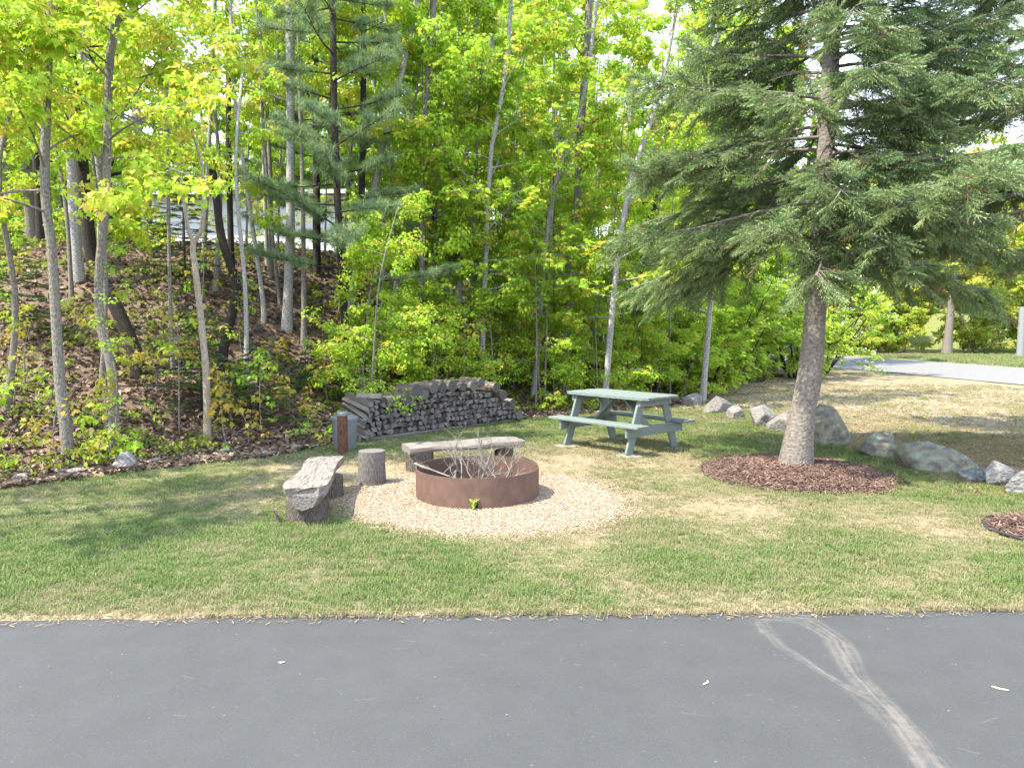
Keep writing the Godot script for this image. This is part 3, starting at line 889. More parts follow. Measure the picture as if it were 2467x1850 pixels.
func spruce(called: String, label: String, path: Array, r0: float, r1: float, lo: float, top: float, reach: float, step: float, dense: float, tint: float) -> Node3D:
	var base: Vector3 = path[0]
	var o := thing(called, label, "conifer", base)
	var local := []
	for p in path: local.append(p - base)
	local[0].y -= 0.08
	var pts := smooth_path(local, 26)
	var rad := []
	for k in pts.size():
		var t := float(k) / (pts.size() - 1)
		rad.append(lerpf(r0, r1, pow(t, 0.8)) * (1.0 + 0.42 * exp(-t * 24.0)) * (1.0 + 0.05 * sin(k * 2.3)))
	var b := MB.new()
	b.smooth = true
	b.tube(pts, rad, 20, true, 0.16, nz)
	part(o, "trunk", b.mesh(), M.spruce_bark)
	var limbs := MB.new()
	limbs.smooth = true
	var xf := []
	var cs := []
	var h := lo
	var az0 := 0.0
	var turn_no := 0
	while h < top:
		az0 += 2.4 + R(-0.4, 0.4)
		turn_no += 1
		if turn_no % 3 == 0: az0 = PI / 2 + R(-0.9, 0.9)
		var share := (h - lo) / (top - lo)
		var ln := reach * lerpf(1.0, 0.22, share) * R(0.8, 1.12)
		if turn_no % 3 == 0: ln *= R(0.45, 0.9)
		var trunk_at := along(pts, clampf(h / local[-1].y, 0, 1))
		if turn_no <= 9:
			az0 = PI / 2 + [-0.5, 0.35, 0.9, -1.1, 0.05, 0.6, -0.3, 2.6, -2.4][turn_no - 1]
			ln *= [0.55, 0.6, 0.75, 0.8, 0.5, 0.7, 0.6, 1.0, 1.0][turn_no - 1]
		var pitch := lerpf(0.02, 0.42, share) + R(-0.24, 0.2)
		var dir := Vector3(cos(az0) * cos(pitch), sin(pitch), sin(az0) * cos(pitch))
		var segs := 8
		var bp := [trunk_at[0]]
		var br := [0.03 * lerpf(1.0, 0.5, share)]
		var dd := dir
		for k in segs:
			var bend := -0.06 if k < 4 else 0.04
			dd = (dd + Vector3(R(-0.08, 0.08), bend + R(-0.04, 0.04), R(-0.08, 0.08))).normalized()
			bp.append(bp[-1] + dd * ln / segs)
			br.append(br[0] * (1.0 - 0.88 * (k + 1.0) / segs))
		limbs.tube(bp, br, 6, false)
		var cnt := int(ln / 0.06)
		for j in cnt:
			var t := 0.14 + 0.86 * (j + rng.randf()) / cnt
			if t > 1.0 or rng.randf() > dense + t * 0.5: continue
			var a2 := along(bp, t)
			var sgn := 1.0 if j % 2 else -1.0
			var td: Vector3 = (Basis(Vector3.UP, sgn * R(0.55, 1.15)) * a2[1] + Vector3(0, R(-0.75, 0.3), 0)).normalized()
			var tl := minf(0.62, ln * 0.3) * (1.15 - 0.75 * t) * R(0.6, 1.2) + 0.08
			var tp := [a2[0], a2[0] + td * tl * 0.5 + Vector3(0, -0.02, 0), a2[0] + td * tl + Vector3(0, -0.07, 0)]
			limbs.tube(tp, [0.007, 0.005, 0.002], 3, false)
			if t < 0.3 and rng.randf() < 0.6: continue  # bare twigs near the trunk
			var n3 := int(tl / 0.045) + 2
			for q in n3:
				var a3 := along(tp, (q + 0.7) / n3)
				var s := R(0.16, 0.25)
				var fwd: Vector3 = (Basis(Vector3.UP, R(-0.7, 0.7)) * td + Vector3(0, R(-0.6, 0.25), 0)).normalized()
				var bas := Basis.looking_at(-fwd, Vector3.UP) * Basis(Vector3.BACK, R(-0.5, 0.5))
				xf.append(Transform3D(bas.scaled_local(Vector3(s, s, s)), a3[0]))
				var c := Color(0.09, 0.14, 0.06).lerp(Color(0.22, 0.28, 0.125), pow(rng.randf(), 1.2)) * tint
				if rng.randf() < 0.03: c = Color(0.15, 0.11, 0.06) * tint
				cs.append(c)
		h += step * R(0.7, 1.3)
	part(o, "limbs", limbs.mesh(), M.spruce_bark, "stuff")
	many(o, "crown", K.needles, M.needle, xf, cs)
	return o

func pine(called: String, label: String, path: Array, r0: float, r1: float, lo: float, reach: float, count: int, cols: Array) -> Node3D:
	path[0].y = minf(path[0].y, hill(path[0].x, -path[0].z))
	var base: Vector3 = path[0]
	var o := thing(called, label, "pine tree", base)
	var local := []
	for p in path: local.append(p - base)
	local[0].y -= 0.1
	var pts := smooth_path(local, 16)
	var rad := []
	for k in pts.size(): rad.append(lerpf(r0, r1, float(k) / (pts.size() - 1)))
	var b := MB.new()
	b.smooth = true
	b.tube(pts, rad, 10, true, 0.2, nz)
	part(o, "trunk", b.mesh(), M.dark_bark)
	var limbs := MB.new()
	limbs.smooth = true
	var xf := []
	var cs := []
	for k in count:
		var t := lerpf(lo, 0.98, (k + rng.randf()) / count)
		var at := along(pts, t)
		var az := k * 2.4 + R(-0.5, 0.5)
		var dir := Vector3(cos(az), R(-0.05, 0.3), sin(az)).normalized()
		var ln := reach * R(0.7, 1.15) * lerpf(1.0, 0.55, (t - lo) / (1.0 - lo))
		var bp := bough(limbs, at[0], dir, ln, 0.02, 0.05, 6, 5)
		for j in int(ln / 0.06):
			var a2 := along(bp, R(0.25, 1.0))
			var td: Vector3 = (Basis(Vector3.UP, R(-1.2, 1.2)) * a2[1] + Vector3(0, R(-0.1, 0.35), 0)).normalized()
			var tp := bough(limbs, a2[0], td, R(0.15, 0.4), 0.005, 0.1, 2, 3)
			for q in 2:
				var s := R(0.12, 0.19)
				xf.append(Transform3D(Basis.looking_at(-td, Vector3.UP).scaled_local(Vector3(s, s, s)), tp[-1 - q]))
				cs.append((cols[0] as Color).lerp(cols[1], rng.randf()))
	part(o, "limbs", limbs.mesh(), M.dark_bark, "stuff")
	many(o, "crown", K.puff, M.needle, xf, cs)
	return o

func P(d: float, flat: Array, lean := 0.0) -> Array:  # [x, y, x, y ...] at distance d, leaning away by lean per metre of height
	var out := []
	for k in range(0, flat.size(), 2):
		out.append(V(flat[k], flat[k + 1], d + lean * (flat[k + 1] - flat[1])))
	return out

func up_from(path: Array, more: float) -> Array:
	var dir: Vector3 = (path[-1] - path[-2]).normalized().lerp(Vector3.UP, 0.5).normalized()
	path.append(path[-1] + dir * more * 0.5)
	path.append(path[-1] + (dir + Vector3(0.05, 0.1, 0.03)).normalized() * more * 0.5)
	return path

func make_trees() -> void:
	var big := {"n": 18, "lo": 0.40, "hi": 0.95, "len": 1.9, "up": 0.3, "rise": -0.15, "twigs": 9, "per": 5, "size": 0.088, "cols": ["bright", "bright", "gold"]}
	# the row of trunks along the lawn edge on the left
	tree("maple_tree", "grey-barked maple with leafy boughs, leftmost large trunk by the lawn stones", up_from(P(9.2, [-5.59, 0.12, -5.62, 0.59, -5.66, 1.07, -5.68, 2.7, -5.73, 3.37, -5.64, 4.69, -5.52, 5.95]), 1.6), 0.067, 0.04, M.grey_bark, big)
	tree("maple_tree", "slender grey maple curving upward behind the pointed white stone", up_from(P(9.62, [-5.24, 0.12, -5.23, 1.15, -5.36, 1.85, -5.33, 2.55, -5.22, 3.34, -5.15, 4.31, -5.11, 4.93, -5.02, 5.44, -4.81, 6.14]), 1.6), 0.065, 0.036, M.grey_bark, big.merged({"n": 24, "len": 2.1, "lo": 0.45}, true))
	tree("dark_leaning_tree", "black-barked tree leaning left on the slope behind grey maples", up_from(P(11.84, [-5.99, 1.18, -6.07, 1.38, -6.43, 2.3, -6.66, 2.74, -6.73, 3.47, -6.78, 4.43, -6.84, 5.4, -6.92, 6.33, -6.94, 7.16]), 2.0), 0.11, 0.08, M.dark_bark, big.merged({"n": 14, "lo": 0.4, "size": 0.09}, true))
	tree("birch_tree", "pale birch trunk behind the black leaning tree on the left", up_from(P(14.48, [-8.44, 3.24, -8.47, 3.57, -8.48, 4.83, -8.46, 6.38, -8.41, 8.36]), 2.0), 0.106, 0.075, M.birch_bark, big.merged({"n": 14, "lo": 0.3, "size": 0.085, "cols": ["green", "bright"]}, true))
	tree("dark_slim_tree", "dark slim tree at the upper left corner of the woods", P(17, [-10.73, 4.26, -10.77, 6.28, -10.82, 7.49, -10.96, 8.99, -10.99, 11.5]), 0.086, 0.05, M.dark_bark, big.merged({"lo": 0.2, "size": 0.09, "cols": ["green", "bright"]}, true))
	# dead snag with a peeled forked stem, and the broken trunk beside it
	var sn := tree("dead_snag", "dead peeled tan tree forking above head height near the lawn edge", P(10.32, [-4.3, 0.08, -4.3, 0.16, -4.29, 1.03, -4.33, 1.75, -4.39, 2.51, -4.42, 2.82, -4.4, 2.95]), 0.055, 0.04, M.peeled_wood, {}, "", "dead tree")
	for f in [[[-4.4, 2.9], [-4.48, 3.1], [-4.53, 3.55], [-4.6, 4.0]], [[-4.4, 2.9], [-4.28, 3.1], [-4.25, 3.6], [-4.27, 4.05], [-4.38, 4.4], [-4.45, 4.75]]]:
		var b := MB.new()
		b.smooth = true
		var pl := []
		var rl := []
		for k in f.size():
			pl.append(V(f[k][0], f[k][1], 10.32) - sn.position)
			rl.append(lerpf(0.034, 0.012, float(k) / (f.size() - 1)))
		b.tube(smooth_path(pl, 10), Array(range(11)).map(func(q): return lerpf(0.034, 0.012, q / 10.0)), 7, true, 0.2, nz)
		part(sn, "fork", b.mesh(), M.peeled_wood)
	var br := tree("broken_trunk", "dark crooked trunk with a broken orange top beside the dead snag", P(12.74, [-5.0, 1.23, -4.98, 1.36, -4.8, 2.02, -4.71, 2.42, -4.83, 2.82, -4.97, 3.34, -5.03, 3.99, -5.08, 4.42]), 0.086, 0.061, M.dark_bark, {}, "", "dead tree")
	var sp := MB.new()
	for k in 7:
		var a := TAU * k / 7
		var q := Vector3(cos(a), 0, sin(a)) * 0.04
		sp.tube([V(-5.08, 4.40, 12.74) - br.position + q, V(-5.10, 4.52 + 0.16 * absf(sin(k * 1.7)), 12.74) - br.position + q * 0.9], [0.028, 0.004], 4, true)
	part(br, "splintered_top", sp.mesh(), M.fresh_wood, "stuff")
	tree("dark_straight_tree", "dark straight trunk in front of the white house", up_from(P(16, [-6.03, 3.5, -6.03, 3.76, -6.01, 6.02, -5.92, 9.06]), 1.5), 0.067, 0.05, M.dark_bark, big.merged({"n": 10, "lo": 0.45, "size": 0.085}, true))
	tree("birch_tree", "thin white birch leaning left, right of the broken trunk", up_from(P(14.66, [-4.92, 2.23, -4.93, 2.34, -5.06, 3.43, -5.18, 4.47, -5.33, 5.66, -5.39, 6.83, -5.4, 8.45]), 1.0), 0.045, 0.03, M.birch_bark, big.merged({"n": 9, "lo": 0.5, "size": 0.08}, true))
	tree("birch_tree", "straight white birch left of the soft green pine", up_from(P(14.74, [-4.49, 2.04, -4.46, 2.18, -4.38, 3.59, -4.33, 5.39, -4.3, 7.45, -4.28, 8.48]), 2.0), 0.095, 0.068, M.birch_bark, big.merged({"n": 10, "lo": 0.45, "size": 0.09}, true))
	tree("slim_tree", "very thin grey tree between the leaning tree and dead snag", P(12.12, [-5.57, 1.22, -5.59, 1.66, -5.57, 3.27, -5.53, 4.98, -5.53, 6.27]), 0.034, 0.02, M.grey_bark, big.merged({"n": 8, "lo": 0.4, "len": 1.1}, true))
	# pines left of centre
	pine("pine_tree", "soft-needled pine with a dark trunk behind the metal bin", up_from(P(13.74, [-3.08, 0.84, -3.09, 1.03, -3.12, 2.29, -3.18, 3.52, -3.23, 5.41, -3.22, 8.03]), 1.5), 0.077, 0.05, 0.22, 1.75, 46, [Color(0.13, 0.20, 0.09), Color(0.24, 0.33, 0.15)])
	pine("pine_tree", "second soft pine farther up the slope, behind the straight birch", [V(-4.6, hill(-4.6, 17.5), 17.5), V(-4.55, 6.0, 17.5), V(-4.5, 12.0, 17.4)], 0.1, 0.05, 0.08, 1.9, 50, [Color(0.11, 0.18, 0.08), Color(0.21, 0.29, 0.13)])
	tree("dark_straight_tree", "dark straight trunk rising between the pine and leaning birch", up_from(P(15.2, [-3.25, 1.72, -3.22, 1.89, -3.06, 4.16, -2.98, 6.62, -2.94, 8.69]), 2.0), 0.073, 0.05, M.dark_bark, big.merged({"n": 12, "lo": 0.4, "size": 0.085}, true))
	tree("birch_tree", "long white birch leaning right from behind the pine", up_from(P(15.3, [-3.41, 1.85, -3.32, 2.35, -2.9, 4.11, -2.57, 5.62, -2.22, 6.85, -1.9, 8.26, -1.77, 8.74]), 2.0), 0.082, 0.05, M.birch_bark, big.merged({"n": 9, "lo": 0.6, "size": 0.085}, true))
	# the middle of the wood
	var mid := big.merged({"n": 34, "lo": 0.2, "len": 1.8, "size": 0.075, "per": 5, "cols": ["bright", "green", "bright"]}, true)
	tree("maple_tree", "forked grey maple rising directly behind the woodpile", up_from(P(15.28, [-1.86, 0.68, -1.86, 1.64, -1.85, 3.87, -1.82, 5.45, -1.74, 6.12, -1.66, 7.27, -1.55, 8.25, -1.52, 8.73]), 1.5), 0.064, 0.04, M.grey_bark, mid)
	tree("slim_tree", "crooked slim trunk just right of the forked maple", P(16.82, [-1.76, 1.3, -1.71, 2.0, -1.65, 2.57, -1.72, 3.68, -1.82, 4.71, -1.7, 6.2]), 0.052, 0.025, M.dark_bark, mid.merged({"n": 12}, true))
	var far_birch := {"n": 30, "lo": 0.22, "len": 2.0, "up": 0.35, "rise": -0.1, "twigs": 8, "per": 5, "size": 0.08, "cols": ["bright", "green", "bright", "gold"]}
	for s in [["upright white birch far behind the forked maple", 22.0, [-2.38, 0, -2.29, 4.55, -2.12, 8.28, -2.05, 11.12, -2.03, 13.8], 0.105], ["white birch above the middle of the woodpile, leaning right", 21.0, [-1.56, 0, -1.37, 6.37, -1.27, 7.98, -1.08, 9.56, -0.88, 10.69, -0.7, 13.0], 0.1], ["white birch at the centre of the wood, leaning right", 20.0, [-0.86, 0, -0.59, 5.93, -0.37, 7.25, -0.09, 9.19, 0.07, 12.5], 0.079], ["thin white birch behind the left end of the picnic table", 21.0, [0.6, 0, 0.99, 4.43, 1.36, 6.23, 1.78, 7.3, 2.14, 9.03, 2.4, 11.5], 0.077], ["white birch behind the picnic table, bending right at its top", 20.0, [2.5, 0, 2.82, 3.53, 3.02, 4.82, 3.19, 5.72, 3.95, 8.12, 4.41, 10.8], 0.09], ["pale birch showing behind the left boughs of the conifer", 22.0, [5.7, 0, 6.28, 8.07, 6.78, 8.94, 7.37, 11.4], 0.087]]:
		var f: float = 0.77
		s[1] *= f
		for k in range(0, s[2].size(), 2):
			s[2][k] *= f
			s[2][k + 1] = 1.743 + (s[2][k + 1] - 1.743) * f
		s[3] *= f
		s[2][1] = hill(s[2][0], s[1])
		tree("birch_tree", s[0], P(s[1], s[2]), s[3], s[3] * 0.6, M.birch_bark, far_birch, "", "tree", K.spray0)
	tree("ash_tree", "thick grey straight trunk behind the picnic table", up_from(P(16.6, [1.18, 0.3, 1.32, 3.40, 1.42, 3.86, 1.48, 5.58, 1.58, 7.03, 1.68, 8.8, 1.71, 9.3]), 2.0), 0.098, 0.07, M.grey_bark, far_birch.merged({"n": 22}, true))
	tree("dark_leaning_tree", "dark trunk leaning right beside a white birch, behind the picnic table", P(20.4, [2.49, 0.49, 2.54, 0.69, 2.79, 1.6, 3.17, 2.67, 3.57, 3.28, 3.61, 3.87, 3.91, 5.21, 4.12, 6.31, 4.3, 8.2]), 0.126, 0.06, M.dark_bark, far_birch.merged({"n": 16, "lo": 0.35}, true))
	tree("birch_tree", "thick white birch leaning right next to the dark leaning trunk", P(21.64, [2.91, 0.55, 3.0, 0.77, 3.31, 1.4, 3.57, 1.97, 3.9, 2.73, 4.15, 4.47, 4.63, 6.94, 5.42, 8.82, 6.18, 10.96]), 0.14, 0.06, M.birch_bark, far_birch.merged({"n": 14, "lo": 0.4}, true))
	tree("large_dark_tree", "broad dark trunk high on the slope left of the house", P(21, [-11.41, 4.39, -11.38, 6.56, -11.36, 9.59, -11.33, 13.0]), 0.177, 0.13, M.dark_bark, far_birch.merged({"lo": 0.2, "len": 2.4}, true))
	tree("ash_tree", "grey trunk standing beside the black bin and white house", P(19.5, [-9.52, 4.2, -9.52, 5.37, -9.68, 6.95, -9.64, 10.05, -9.64, 12.6]), 0.132, 0.09, M.grey_bark, far_birch.merged({"lo": 0.25, "len": 2.2}, true))
	# understory: young maples behind the woodpile and the table
	var young := {"n": 11, "lo": 0.16, "len": 1.05, "up": 0.25, "rise": -0.2, "twigs": 7, "per": 4, "size": 0.062, "cols": ["bright", "green", "green", "bright", "green", "bright", "gold"]}
	for k in 128:
		var x := lerpf(-2.9, 8.6, (k + R(-0.3, 0.3)) / 128.0)
		var d := edge(x) + R(0.5, 7.5)
		var y := hill(x, d)
		var t := R(2.8, 8.5) if k % 5 < 3 else R(1.0, 2.4)
		if k % 5 >= 3: d = edge(x) + R(0.25, 2.4)
		if x < -1.0 and d < edge(x) + 2.0: t *= 0.5
		if x < 0.4 and t < 2.4: d += 1.2
		var l := R(-0.5, 0.6)
		var path := [V(x, y, d), V(x + l * 0.2 + R(-0.05, 0.05), y + t * 0.3, d), V(x + l * 0.5, y + t * 0.65, d + R(-0.2, 0.2)), V(x + l, y + t, d + R(-0.3, 0.3))]
		var spots := ["left of the firewood stack", "behind the left end of the firewood stack", "behind the middle of the firewood stack", "behind the right end of the firewood stack", "between firewood stack and picnic table", "behind the left half of the picnic table", "behind the right half of the picnic table", "behind the far end of the boulder row", "behind the white boulders", "left of the conifer trunk", "behind the conifer trunk"]
		var where: String = spots[clampi(int((x / d + 0.24) / 0.62 * 11.0), 0, 10)]
		var look := "knee-high" if t < 1.5 else ("head-high" if t < 2.8 else ("tall" if t < 5.5 else "towering"))
		var deepness := "front row" if d < edge(x) + 2.5 else ("middle row" if d < edge(x) + 5.0 else "back row")
		tree("young_maple", look + " young maple " + where + ", " + deepness, path, R(0.014, 0.03), 0.006, M.grey_bark, young.merged({"n": int(6 + t * 1.8), "len": R(0.9, 1.4)}, true), "young maples behind the lawn", "sapling")
	# thin pale poles standing through the wood
	for k in 46:
		var x := lerpf(-8.0, 8.0, (k + R(-0.4, 0.4)) / 46.0)
		var d := edge(x) + R(2.0, 9.0)
		var y := hill(x, d)
		var t := d * R(0.44, 0.56)
		var l := R(-0.6, 1.0)
		var path := [V(x, y, d), V(x + l * 0.3 + R(-0.1, 0.1), y + t * 0.3, d), V(x + l * 0.6, y + t * 0.65, d + R(-0.3, 0.3)), V(x + l, y + t, d + R(-0.5, 0.5))]
		var spots := ["above the left slope", "behind the dead snag", "left of the pine", "right of the pine", "behind the firewood stack", "behind the gap between stack and table", "behind the picnic table", "behind the white boulders", "left of the conifer"]
		var pale := k % 3 == 1
		tree("pole_tree", ("thin white-barked pole tree " if pale else "thin grey pole tree ") + spots[clampi(int((x / d + 0.55) / 0.95 * 9.0), 0, 8)] + (", nearer row" if d < edge(x) + 5.0 else ", farther row"), path, R(0.025, 0.055), 0.02, M.birch_bark if pale else M.grey_bark, {"n": 8 if x < -2.6 else 13, "lo": 0.5 if x < -2.6 else 0.3, "len": 1.1, "up": 0.4, "rise": 0.0, "twigs": 6, "per": 4, "size": 0.07, "cols": ["bright", "bright", "green", "gold"]}, "thin pole trees in the wood", "tree")
	for s in [[-9.6, 17.4, 3.6, "leafy maple on the crest in front of the house's left end"], [-8.6, 18.6, 4.2, "leafy maple on the crest before the black bin"], [-7.6, 17.2, 3.4, "leafy maple on the crest before the house wall, left half"], [-6.7, 18.8, 4.4, "leafy maple on the crest before the middle of the house wall"], [-5.6, 17.8, 3.8, "leafy maple on the crest before the house wall, right half"], [-4.9, 19.5, 4.6, "leafy maple on the crest before the house's right end"]]:
		var y0 := hill(s[0], s[1])
		tree("crest_maple", s[3], [V(s[0], y0, s[1]), V(s[0] + 0.1, y0 + s[2] * 0.5, s[1]), V(s[0] + 0.25, y0 + s[2], s[1])], 0.03, 0.01, M.grey_bark, young.merged({"n": 13, "lo": 0.1, "len": 1.15, "per": 3, "cols": ["green", "bright", "gold"]}, true), "maples on the crest by the house", "sapling")
	# big-leaved saplings on the left slope
	for k in 44:
		var x := lerpf(-9.5, -2.6, (k * 0.618034) - floor(k * 0.618034))
		var d := edge(x) + 0.25 + 6.5 * pow(rng.randf(), 1.6)
		if absf(x) > d * 0.74: x = -d * 0.7 * rng.randf()
		if d < edge(x): d = edge(x) + R(0.2, 2.5)
		var y := hill(x, d)
		var t := R(0.4, 1.1) if k % 3 else R(1.2, 2.6)
		var path := [V(x, y, d), V(x + R(-0.1, 0.1), y + t * 0.5, d), V(x + R(-0.2, 0.2), y + t, d)]
		var col: Array = [["green", "olive"], ["olive", "bronze"], ["green", "olive"]][k % 3]
		var near_to := ["by the left edge of the photo", "beside the leftmost grey maple", "beside the curving grey maple", "below the black leaning tree", "left of the dead snag", "right of the dead snag", "left of the metal bin", "behind the metal bin"]
		var which: String = ["olive green", "bronze-tinted", "green"][k % 3] + (" knee-high" if t < 0.8 else (" waist-high" if t < 1.3 else " tall thin")) + " maple sapling " + near_to[clampi(int((x / d + 0.7) / 0.46 * 8.0), 0, 7)] + (", near the lawn" if d < edge(x) + 1.2 else ", up the slope")
		tree("maple_seedling", which, path, R(0.007, 0.014), 0.004, M.grey_bark, {"n": int(3 + t * 3), "lo": 0.4, "len": 0.45, "up": 0.3, "rise": -0.25, "twigs": 2, "per": 1, "size": R(0.07, 0.1), "cols": col}, "maple saplings on the left slope", "sapling")
	# small dark firs among them
	for s in [[-4.75, 11.2, 1.7, 0.8, "small dark fir just left of the dead snag"], [-3.95, 11.4, 1.35, 0.75, "small dark fir just right of the dead snag"], [-8.2, 12.2, 1.9, 0.8, "small fir at the left edge of the slope"], [-3.5, 12.8, 0.9, 0.6, "low fir below the pine, left of the woodpile"], [-6.6, 15.0, 2.6, 0.9, "young fir high on the slope behind the black leaning tree"], [6.3, 21.3, 1.3, 0.9, "low dark fir at the woods edge left of the conifer trunk"]]:
		spruce_small(s)
	for s in [[-13.2, 20.5, 13.0, "tall dark conifer at the upper left corner"], [-16.5, 21.0, 12.0, "dark conifer at the left edge, deep in the wood"]]:
		spruce("dark_spruce", s[3], [V(s[0], hill(s[0], s[1]), s[1]), V(s[0], 8.0, s[1]), V(s[0], hill(s[0], s[1]) + s[2], s[1])], 0.16, 0.03, 2.2, s[2] - 0.8, 2.4, 0.2, 0.3, 0.8)
	# a maple left of the frame whose high crown dapples the lawn
	tree("maple_tree", "tall maple on the lawn just outside the left edge, dappling the grass", [V(-7.3, 0.0, 5.3), V(-7.25, 3.0, 5.3), V(-7.1, 6.0, 5.25), V(-7.0, 8.6, 5.2)], 0.1, 0.04, M.grey_bark, big.merged({"n": 13, "lo": 0.58, "len": 1.9}, true))
	# farther wood filling the gaps
	var deep := {"n": 30, "lo": 0.1, "len": 2.7, "up": 0.3, "rise": -0.1, "twigs": 7, "per": 5, "size": 0.125, "cols": ["green", "bright", "green"]}
	for k in 40:
		var x := lerpf(-22.0, 15.0, (k + R(-0.4, 0.4)) / 40.0)
		var d := R(25.0, 40.0)
		if x > -14.5 and x < -4.0: d = R(31.0, 42.0)
		if x > 9.0: d = maxf(d, 34.0)
		var y := hill(x, d)
		var t := d * R(0.36, 0.5) * (0.6 if x / d > -0.55 and x / d < -0.32 else 1.0)
		var l := R(-0.7, 0.9)
		var birch := k % 3 == 0
		var spot: String = ["at the left edge", "behind the black leaning tree", "behind the white house", "behind the pine", "above the firewood stack", "at the centre", "above the picnic table", "behind the conifer"][clampi(int((x / d + 0.7) / 1.2 * 8.0), 0, 7)]
		tree("distant_birch" if birch else "distant_tree", ("far white-stemmed birch deep in the wood " + spot if birch else "far leafy tree deep in the wood " + spot), [V(x, y, d), V(x + l * 0.4, y + t * 0.5, d), V(x + l, y + t, d)], 0.11, 0.05, M.birch_bark if birch else M.grey_bark, deep, "birches deep in the wood" if birch else "leafy trees deep in the wood", "tree", K.far0)
	var fx0 := []
	var fc0 := []
	for k in 90000:
		var x := R(-44.0, 20.0)
		var d := R(34.0, 56.0)
		if x > 8.0: d = maxf(d, 40.0 + (x - 8.0))
		var ray := x / d
		var tall := 0.42 * d
		if ray > -0.58 and ray < -0.34: tall = 7.0
		if ray > 0.05 and ray < 0.25: tall = 0.3 * d
		var y := tall * pow(rng.randf(), 1.15)
		if nz.get_noise_3d(x * 14.0, y * 14.0, d * 10.0) < -0.12 + 0.22 * y / tall: continue
		var s := R(0.12, 0.26)
		fx0.append(Transform3D(flat_turn(0.5).scaled(Vector3(s, s, s)), V(x, hill(x, d) + y, d)))
		fc0.append(palette(["green", "green", "bright", "hedge"][rng.randi() % 4]))
	for k in 16000:
		var x := R(12.0, 62.0)
		var d := R(60.0, 80.0)
		var y := 15.0 * rng.randf()
		if nz.get_noise_3d(x * 9.0, y * 9.0, d * 7.0 + 400.0) < -0.1 + 0.15 * y / 15.0: continue
		var s := R(0.25, 0.5)
		fx0.append(Transform3D(flat_turn(0.5).scaled(Vector3(s, s, s)), V(x, hill(x, d) + y, d)))
		fc0.append(palette(["hedge", "gold", "green"][rng.randi() % 3]))
	meta(many(self, "distant_woodland", K.far0, M.leaf, fx0, fc0), "mass of spring foliage deep in the wood beyond the slope", "woodland")
	# the hedge and trees across the road
	for k in 17:
		var x := 15.5 + k * 1.9 + R(-0.6, 0.6)
		var d := R(50.0, 56.0) if k % 2 else R(46.5, 50.0)
		var t := R(4.6, 7.0)
		tree("roadside_shrub", "yellow-green shrub in the thicket across the road, %s from the left" % ["first", "second", "third", "fourth", "fifth", "sixth", "seventh", "eighth", "ninth", "tenth", "eleventh", "twelfth", "thirteenth", "fourteenth", "fifteenth", "sixteenth", "seventeenth"][k], [V(x, hill(x, d), d), V(x + 0.2, hill(x, d) + t * 0.5, d), V(x, hill(x, d) + t * 0.8, d)], 0.06, 0.03, M.grey_bark, {"n": 46, "lo": 0.02, "len": 2.3, "up": 0.5, "rise": 0.0, "twigs": 7, "per": 4, "size": 0.14, "cols": ["hedge", "hedge", "green", "gold"]}, "shrubs in the thicket across the road", "shrub", K.far0)
	for s in [[28.3, 48.0, 12.0, "lone grey trunk in the roadside thicket, right of the conifer", 0.27], [17.5, 58.0, 13.0, "tall pale tree behind the roadside thicket, near the woods", 0.3], [38.0, 62.0, 12.0, "tall golden-leaved tree behind the thicket at far right", 0.3], [24.0, 66.0, 14.0, "tall tree behind the middle of the roadside thicket", 0.3]]:
		tree("roadside_tree", s[3], [V(s[0], hill(s[0], s[1]), s[1]), V(s[0] + 0.2, s[2] * 0.5, s[1]), V(s[0] - 0.2, s[2], s[1])], s[4], 0.1, M.grey_bark, deep.merged({"n": 30, "lo": 0.3, "len": 4.0, "size": 0.26, "cols": ["gold", "hedge"]}, true), "", "tree", K.far0)
	# shrub with white blossom at the woods corner, and two dark-stemmed shrubs
	for s in [[11.6, 27.5, 5.2, "white-flowering shrub right of the conifer trunk, by the road"], [9.6, 25.0, 4.2, "leafy shrub behind the conifer trunk at the woods corner"], [7.1, 23.5, 3.7, "leafy dark-stemmed shrub left of the conifer trunk"], [5.2, 19.8, 2.6, "shrub with arching dark stems above the first boulders"]]:
		var o := thing("shrub", s[3], "shrub", V(s[0], hill(s[0], s[1]), s[1]))
		var stems := MB.new()
		stems.smooth = true
		var xf := []
		var cs := []
		var fx := []
		var fc := []
		for k in 8:
			var a := TAU * k / 8 + R(-0.3, 0.3)
			var pts := bough(stems, Vector3(cos(a) * 0.12, -0.05, sin(a) * 0.12), Vector3(cos(a) * R(0.2, 0.75), 1, sin(a) * R(0.2, 0.75)), s[2] * R(0.6, 1.05), 0.04, -0.15, 6, 6)
			crown(stems, pts, 0.03, {"n": 9, "lo": 0.12, "len": s[2] * 0.36, "up": 0.2, "rise": -0.15, "twigs": 5, "per": 4, "size": 0.1, "cols": ["bright", "green", "hedge"]}, xf, cs)
		if s[0] > 11.0:
			for k in xf.size():
				if k % 4 == 0:
					fx.append(Transform3D((xf[k].basis as Basis).scaled(Vector3(0.55, 0.55, 0.55)), xf[k].origin + Vector3(0, 0.1, 0.05)))
					fc.append(Color(0.75, 0.75, 0.7))
		part(o, "stems", stems.mesh(), M.dark_bark, "stuff")
		many(o, "foliage", K.spray0, M.leaf, xf, cs)
		if fx.size(): many(o, "blossom", K.cluster1, M.petal, fx, fc)

